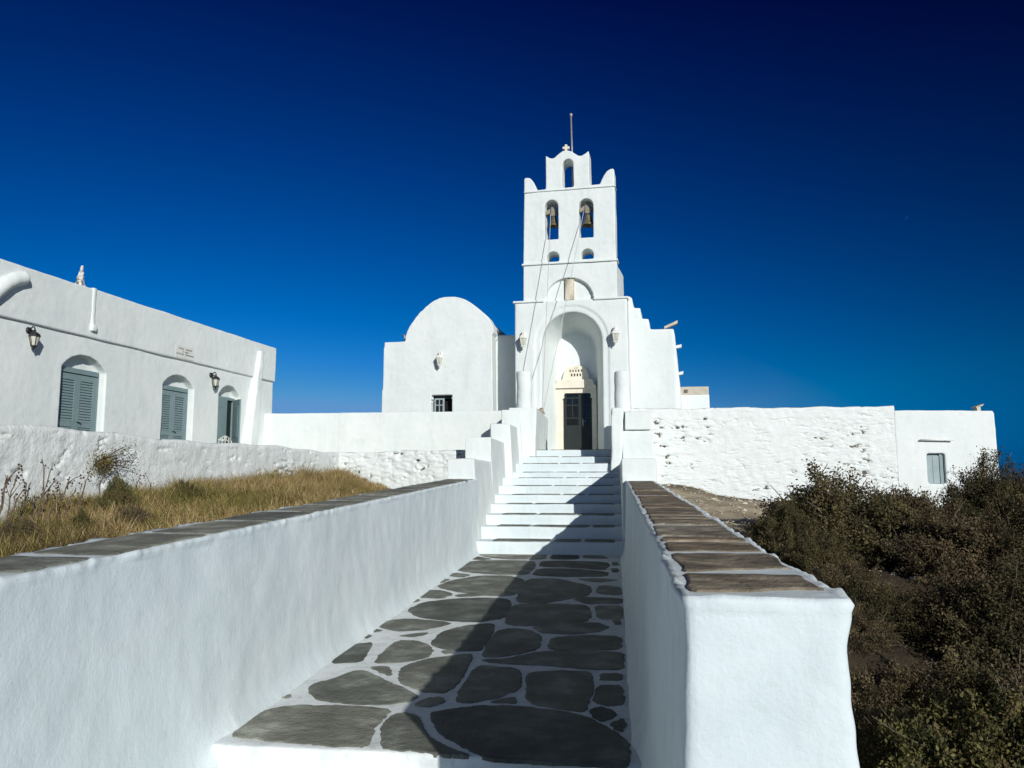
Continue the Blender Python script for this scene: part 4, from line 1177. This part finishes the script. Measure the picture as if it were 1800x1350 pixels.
SH = [make_shrub(11, 'olive'), make_shrub(12, 'brown'), make_shrub(13, 'green', leaf=.034), make_shrub(14, 'olive', 480, 170, .027, .36), make_shrub(15, 'brown', 460, 120, .028, .4)]
SRoots = {}
def shrub(kind, x, y, rx, h, label, rot=0, sink=.08):
    z = float(ground_z(np.array([x]), np.array([y]))[0])-sink
    tw, lm = SH[kind]
    o = bpy.data.objects.new('shrub', None); COL.objects.link(o)
    o.location = (x, y, z); o.rotation_euler = (0, 0, rot); o.scale = (rx, rx, h)
    o['label'] = label; o['category'] = 'shrub'; o['kind'] = 'thing'; o['group'] = 'shrubs beside the right wall'; o['base'] = [0, 0, 0]
    for nm, me, mt in (('foliage', lm, M['leaf']), ('stems', tw, M['twig'])):
        if not me.materials: me.materials.append(mt)
        c = bpy.data.objects.new(nm, me); COL.objects.link(c); c.parent = o
    return o
def sp(pxx, d): return (pxx-900)/F*d
SHR = [  # kind, pixel x, distance, radius, height, label
 (0, 1462, 11.0, 1.42, 1.27, 'largest olive-brown shrub, its rounded top against the rubble wall'),
 (1, 1585, 11.2, 1.0, 1.2, 'brownish rounded shrub joined to the right side of the largest shrub'),
 (0, 1378, 10.4, .6, .8, 'small dark shrub at the left foot of the largest shrub, beside the bare soil'),
 (3, 1735, 12.6, .95, 1.33, 'dark tall shrub right of the outbuilding shutter'),
 (0, 1850, 13.0, 1.3, 1.2, 'dark shrub cut by the right edge, against the sky'),
 (1, 1665, 9.8, .95, .9, 'low brown shrub below the outbuilding shutter'),
 (3, 1790, 9.6, 1.1, 1.15, 'dark twiggy shrub at the right edge, halfway down'),
 (1, 1470, 8.6, .55, .6, 'low brown shrub in front of the largest shrub, behind the slate coping'),
 (4, 1650, 7.6, .9, .85, 'sparse twiggy shrub in the shade behind the end of the right wall'),
 (3, 1780, 6.9, 1.0, 1.05, 'shaded dark shrub near the right edge with long bare twigs'),
 (1, 1575, 6.1, .6, .66, 'small brown shrub right beside the wall end'),
 (1, 1490, 6.0, .5, .5, 'low scrubby shrub against the outer side of the right wall, just behind its end'),
 (3, 1590, 5.2, .55, .6, 'dark twiggy shrub between the wall end and the yellowish-green shrub'),
 (1, 1545, 5.6, .5, .55, 'low brown shrub hugging the wall, right behind its square end face'),
 (4, 1480, 7.2, .5, .45, 'low dry scrub beside the slate coping, beyond the wall end'),
 (3, 1515, 7.6, .62, .6, 'dark low shrub half hidden behind the slate coping, left of the brown ones'),
 (0, 1425, 9.4, .5, .5, 'small dark shrub at the foot of the largest shrub, nearest the coping'),
 (0, 1680, 5.9, .7, .75, 'olive shrub behind the yellowish-green one at lower right'),
 (2, 1700, 4.9, .75, .82, 'yellowish-green shrub at lower right'),
 (1, 1840, 5.0, .9, 1.0, 'brown shrub in the lower right corner'),
 (2, 1600, 4.2, .52, .66, 'yellow-green shrub at the bottom, touching the wall end'),
 (4, 1740, 3.9, .6, .66, 'nearest twiggy brown shrub at the bottom right'),
 (0, 2080, 10.5, 1.4, 1.3, 'dark shrub behind the lower right corner shrubs, farthest right'),
 (1, 2050, 6.5, 1.1, 1.05, 'brown shrub beyond the corner shrub, farthest right of the near ones'),
]
for i, (k, pxx, d, rx, h, lab) in enumerate(SHR):
    shrub(k, sp(pxx, d), d, rx, h, lab, rot=i*1.7)

for (k, pxx, d, rx, h, lab) in ((2, 212, 8.3, .28, .55, 'green bushy weed in the dry grass beneath the wall plant'), (2, 330, 10.2, .3, .42, 'low green weed in the grass against the retaining wall'), (4, 40, 6.2, .3, .4, 'dark twiggy weed in the grass at the left edge'), (2, 150, 6.6, .26, .4, 'small olive weed in the grass near the slate coping'), (4, 235, 7.4, .3, .42, 'brown dead weed in the middle of the grass')):
    o = shrub(k, sp(pxx, d), d, rx, h, lab, rot=pxx)
    o.name = 'weed'; o['category'] = 'weed'; o['group'] = 'weeds in the dry grass'

# tall dry grass on the slope to the left
def make_grass():
    rng = np.random.default_rng(5)
    tv = []; 
    n = 0; B = []
    nb = 120000
    u = rng.uniform(-6.95, -2.3, nb*2); v = rng.uniform(2.0, 15.6, nb*2)
    X = u*cos(AC)+v*sin(AC); Y = -u*sin(AC)+v*cos(AC)
    pu = X*cos(AP)-Y*sin(AP)
    keep = (pu < -2.92)
    X, Y, v, pu = X[keep][:nb], Y[keep][:nb], v[keep][:nb], pu[keep][:nb]
    nb = len(X)
    cl = np.array([noise.noise(Vector((x*1.3, y*1.3, 0))) for x, y in zip(X, Y)])
    cl2 = np.array([noise.noise(Vector((x*3.2, y*3.2, 4))) for x, y in zip(X, Y)])
    gr = np.array([noise.noise(Vector((x*.7, y*.7, 9))) for x, y in zip(X, Y)])
    ok = (cl2+.5*cl) > -.30-.25*rng.random(nb)
    X, Y, v, pu, cl, cl2, gr = [a[ok] for a in (X, Y, v, pu, cl, cl2, gr)]; nb = len(X)
    Z = ground_z(X, Y)-.02
    far = np.clip((v-9)/6, 0, 1)
    low = np.clip((v-10.0)/2.6, 0, 1)*np.clip((pu+5.6)/1.1, 0, 1)     # the growth dies out towards the steps
    H = (.07+.20*np.clip(cl+.35, 0, 1)+.24*np.clip(cl2+.1, 0, 1)+.12*rng.random(nb)**2+.09*far)*(1-.8*low)
    edge = np.clip((-2.92-pu)/.5, .15, 1); H *= (.55+.45*edge)*(.72+.28*np.clip((v-7)/4, 0, 1))
    az = rng.random(nb)*2*pi; ln = H*(.2+.85*rng.random(nb))
    dx, dy = np.cos(az)*ln, np.sin(az)*ln
    w = .0022+.0024*rng.random(nb)
    px_, py_ = -np.sin(az)*w, np.cos(az)*w
    b = np.stack([X, Y, Z], 1); side = np.stack([px_, py_, np.zeros(nb)], 1)
    m1 = b+np.stack([dx*.22, dy*.22, H*.55], 1); tp = b+np.stack([dx, dy, H*(.92+.1*rng.random(nb))], 1)
    V = np.stack([b-side, b+side, m1+side*.8, m1-side*.8, tp+side*.2, tp-side*.2], 1).reshape(-1, 3)
    k = np.arange(nb)[:, None]*6
    Fq = np.concatenate([k+np.array([[0, 1, 2, 3]]), k+np.array([[3, 2, 4, 5]])], 0)
    gold = np.array([(.48, .365, .165), (.40, .29, .12), (.60, .48, .26), (.31, .21, .095)])
    green = np.array([(.19, .18, .05), (.27, .235, .07), (.33, .275, .09), (.12, .115, .038)])
    brown = np.array([(.16, .105, .055), (.12, .08, .045), (.21, .15, .08), (.09, .065, .04)])
    pk = rng.integers(0, 4, nb); rr_ = rng.random(nb)
    pg = np.clip(.42+1.9*gr-.45*far+.5*cl2, .04, .92); pb = np.clip(.62-.085*v+.45*cl-.3*cl2, .05, .7)
    col = np.where((rr_ < pb)[:, None], brown[pk], np.where((rr_ < pb+pg*(1-pb))[:, None], green[pk], gold[pk]))
    col = col*(.75+.5*rng.random((nb, 1)))
    me = from_arrays(V, Fq, np.repeat(col, 6, 0))
    single('grass', me, M['grass'], 'tall dry golden grass on the slope behind the left wall', 'grass', kind='stuff', smooth=None)
make_grass()

# dead flower stalks above the grass
def stalk(x0, y0, x1, y1, d, lab, heads, seed, dd=.4):
    rnd = random.Random(seed)
    A = Vector((sp(x0, d), d, W.vp(x0, y0, d)[1])); B = Vector((sp(x1, d+dd), d+dd, W.vp(x1, y1, d+dd)[1]))
    A.z = min(A.z, float(ground_z(np.array([A.x]), np.array([A.y]))[0])-.02)
    t = thing('dry_stalk', lab, 'plant', W, tuple(A), group='dead flower stalks at the left')
    bm = bmesh.new()
    pts_ = [A.lerp(B, k/8)+Vector((.012*rnd.uniform(-1, 1), 0, .05*sin(pi*k/8))) for k in range(9)]
    tube(bm, pts_, [.006*(1-k/8)+.0042 for k in range(9)], 5)
    tips = [B]
    for k in range(heads):
        i = rnd.randint(4, 7); p = pts_[i]
        q = p+Vector((rnd.uniform(-.14, .16), rnd.uniform(-.08, .08), rnd.uniform(.06, .2)))
        tube(bm, [p, p.lerp(q, .5)+Vector((0, 0, .015)), q], [.005, .004, .003], 4); tips.append(q)
    link('stem', mesh(bm), M['stalk'], t)
    for q in tips:
        bm = bmesh.new()
        for j in range(rnd.randint(3, 7)):
            c = q+Vector((rnd.gauss(0, .012), rnd.gauss(0, .012), -.022*j+rnd.gauss(0, .006)))
            s = rnd.uniform(.006, .012)
            lathe(bm, [(.001, -s), (s, -s*.2), (s*.6, s*.7), (.001, s)], c, 5)
        link('seed_head', mesh(bm), M['seed'], t)
STEMS = ('bent dry stem at the extreme left edge of the grass', 'dry stem with a dark tip, second from the left edge', 'short bare dry stem between two taller ones at far left', 'long bare dry stem leaning right beside the tallest stalk', 'dry stem ending in a seed tuft under the slanting stalk', 'thin bare stem leaning right out of the dark weed', 'nearly upright bare stem right of the dark weed', 'bare dry stem farthest right of the leaning cluster', 'bare dry stem leaning left against the others')
for k_, (xa, xb, yb) in enumerate(((2, 22, 838), (12, 47, 862), (30, 36, 868), (55, 92, 846), (80, 118, 868), (28, 60, 880), (62, 70, 872), (110, 142, 858), (95, 60, 875))):
    stalk(xa, 908-k_, xb, yb, 6.6+.12*k_, STEMS[k_], 1 if k_ % 3 == 0 else 0, 40+k_, .25)
stalk(90, 905, 310/3.913, 740+270/3.913, 7.2, 'tallest bare dry stalk at left, leaning right across the white wall', 1, 1)
stalk(4, 900, 72/3.913, 740+375/3.913, 7.4, 'thin dry stalk at the far left edge with a dark tip', 2, 2)
stalk(18, 905, 130/3.913, 740+400/3.913, 7.3, 'dry stalk with clustered seed heads near the left edge', 3, 3)
stalk(45, 910, 225/3.913, 740+435/3.913, 7.0, 'short reddish dry stalk standing upright in the grass at left', 1, 4)
stalk(70, 900, 395/3.913, 740+405/3.913, 7.5, 'slanting dry stalk with two seed tufts above the grass', 2, 5)
stalk(105, 890, 500/3.913, 740+390/3.913, 7.8, 'dry stalk with a feathery seed head, right of the slanting one', 3, 6)
stalk(140, 872, 640/3.913, 740+345/3.913, 8.2, 'curved dry stalk rising toward the wall plant', 0, 7)
stalk(179, 865, 725/3.913, 740+330/3.913, 8.6, 'thin upright stalk just right of the wall plant', 1, 8)
stalk(244, 865, 958/3.913, 740+425/3.913, 9.6, 'short dark flower spike by the wall, left of its neighbour spike', 1, 9, .1)
stalk(266, 862, 1060/3.913, 740+425/3.913, 9.8, 'short dark flower spike by the wall, right of its neighbour spike', 1, 10, .1)

# caper plant growing out of the retaining wall
v_, z_ = C.up(166, 815, UR); rng = np.random.default_rng(9)
wp = thing('wall_plant', 'small bushy plant growing out of the white retaining wall', 'plant', C, (UR, v_, z_))
n = 900
c = rng.normal(size=(n, 3))*np.array([.05, .085, .07])+np.array([UR+.09, v_+.03, z_])
c2_ = rng.normal(size=(420, 3))*np.array([.05, .17, .10])+np.array([UR+.12, v_+.28, z_+.06])
cc = np.concatenate([c, c2_])
tt = np.array([(.16, .145, .04), (.22, .19, .06), (.07, .05, .025), (.1, .07, .04)])[np.concatenate([rng.integers(0, 3, n), rng.integers(2, 4, 420)])]
lm = from_arrays(*leaves(cc, .022, tt, rng))
link('foliage', lm, M['leaf'], wp, smooth=None)
bm = bmesh.new()
for k in range(16):
    e = cc[n+k*20]; tube(bm, [(UR-.02, v_, z_-.02), ((UR+e[0])/2+.05, (v_+e[1])/2, (z_+e[2])/2+.03), tuple(e)], [.006, .004, .002], 4)
link('stems', mesh(bm), M['stalk'], wp)

# bare twigs reaching out of the shrubs
rnd = random.Random(12)
for (x, y, d) in ():
    pass

# ------------------------------------------------------------------ moon
mo = ray(1593, 383); Dm = 6000
bm = bmesh.new()
bmesh.ops.create_icosphere(bm, subdivisions=3, radius=19)
me = mesh(bm); me.transform(Matrix.Scale(.62, 4, Vector((.8, 0, -.6))))
mm, nn_, bb = nt('moon_glow')
nn_.nodes.remove(bb); em = N(nn_, 'ShaderNodeEmission', Strength=1.0); em.inputs['Color'].default_value = (.002, .035, .16, 1)
nn_.links.new(em.outputs[0], nn_.nodes['Material Output'].inputs['Surface'])
o = single('moon', me, mm, 'faint daytime moon high in the blue sky at right', 'moon')
o.location = Vector(mo)*Dm+Vector((0, 0, EYE))

# ------------------------------------------------------------------ light, sky, camera
EL = radians(19.7); AZ = radians(-22)          # heading of the light in the camera frame
ldir = Vector((sin(AZ)*cos(EL), cos(AZ)*cos(EL), -sin(EL)))
sun = bpy.data.lights.new('sun', 'SUN'); sun.energy = 4.35; sun.angle = radians(.5); sun.color = (1, .977, .92)
so = bpy.data.objects.new('sun', sun); COL.objects.link(so)
so.rotation_euler = ldir.to_track_quat('-Z', 'Y').to_euler()

w = bpy.data.worlds.new('World'); scene.world = w; w.use_nodes = True
n = w.node_tree; bg = n.nodes['Background']
sky = N(n, 'ShaderNodeTexSky'); sky.sky_type = 'NISHITA'; sky.sun_disc = False
sky.sun_elevation = EL
sd = -ldir                                       # direction towards the sun
sky.sun_rotation = math.atan2(sd.x, sd.y)
sky.altitude = 1500; sky.air_density = 1.0; sky.dust_density = .15; sky.ozone_density = 3.0
POLAR = .70
SKYC = [(2.3, .024, 2.0), (1.12, .0425, 1.2), (1.7, .11, 1.0)]
SKYMAX = (.12, .30, .61)
# deepen the blue the way a polarising filter does: cut the haze, and darken the sky at right angles to the sun
sep = N(n, 'ShaderNodeSeparateColor'); cmb = N(n, 'ShaderNodeCombineColor')
n.links.new(sky.outputs[0], sep.inputs[0])
def mth(op, a_, b_=None):
    k = N(n, 'ShaderNodeMath', operation=op)
    for i, q in enumerate((a_, b_)):
        if q is None: continue
        if isinstance(q, (int, float)): k.inputs[i].default_value = q
        else: n.links.new(q, k.inputs[i])
    return k.outputs[0]
tc = N(n, 'ShaderNodeTexCoord'); vm = N(n, 'ShaderNodeVectorMath', operation='DOT_PRODUCT')
n.links.new(tc.outputs['Generated'], vm.inputs[0]); vm.inputs[1].default_value = sd
d2 = mth('MULTIPLY', vm.outputs['Value'], vm.outputs['Value'])
pol = mth('SUBTRACT', 1.0, mth('MULTIPLY', mth('SUBTRACT', 1.0, d2), POLAR))
chan = []
for i, (off, kk, pw) in enumerate(SKYC):
    x = mth('MULTIPLY', mth('POWER', mth('MAXIMUM', mth('SUBTRACT', sep.outputs[i], off), 0.0001), pw), kk*10)
    chan.append(mth('MINIMUM', mth('MULTIPLY', x, pol), SKYMAX[i]*10))
chan[0] = mth('MINIMUM', chan[0], mth('MULTIPLY', mth('MAXIMUM', mth('SUBTRACT', chan[2], 3.6), 0.0), .45))
bb_ = mth('MULTIPLY', chan[2], .1)
chan[1] = mth('MINIMUM', chan[1], mth('MULTIPLY', chan[2], mth('ADD', mth('MULTIPLY', bb_, .45), .23)))
for i in range(3): n.links.new(chan[i], cmb.inputs[i])
n.links.new(cmb.outputs[0], bg.inputs['Color'])
bg.inputs['Strength'].default_value = .1

cam = bpy.data.cameras.new('camera'); cam.sensor_width = 36; cam.lens = 36*F/1800; cam.clip_end = 40000; cam.clip_start = .05
co = bpy.data.objects.new('camera', cam); COL.objects.link(co)
co.location = (0, 0, EYE); co.rotation_euler = (pi/2+TH, 0, 0)
scene.camera = co

scene.view_settings.view_transform = 'Standard'; scene.view_settings.look = 'None'
scene.view_settings.gamma = 1; scene.view_settings.exposure = 0
scene.cycles.use_denoising = True
scene.cycles.max_bounces = 8; scene.cycles.diffuse_bounces = 3
for o in scene.objects:
    if 'base' in o: del o['base']
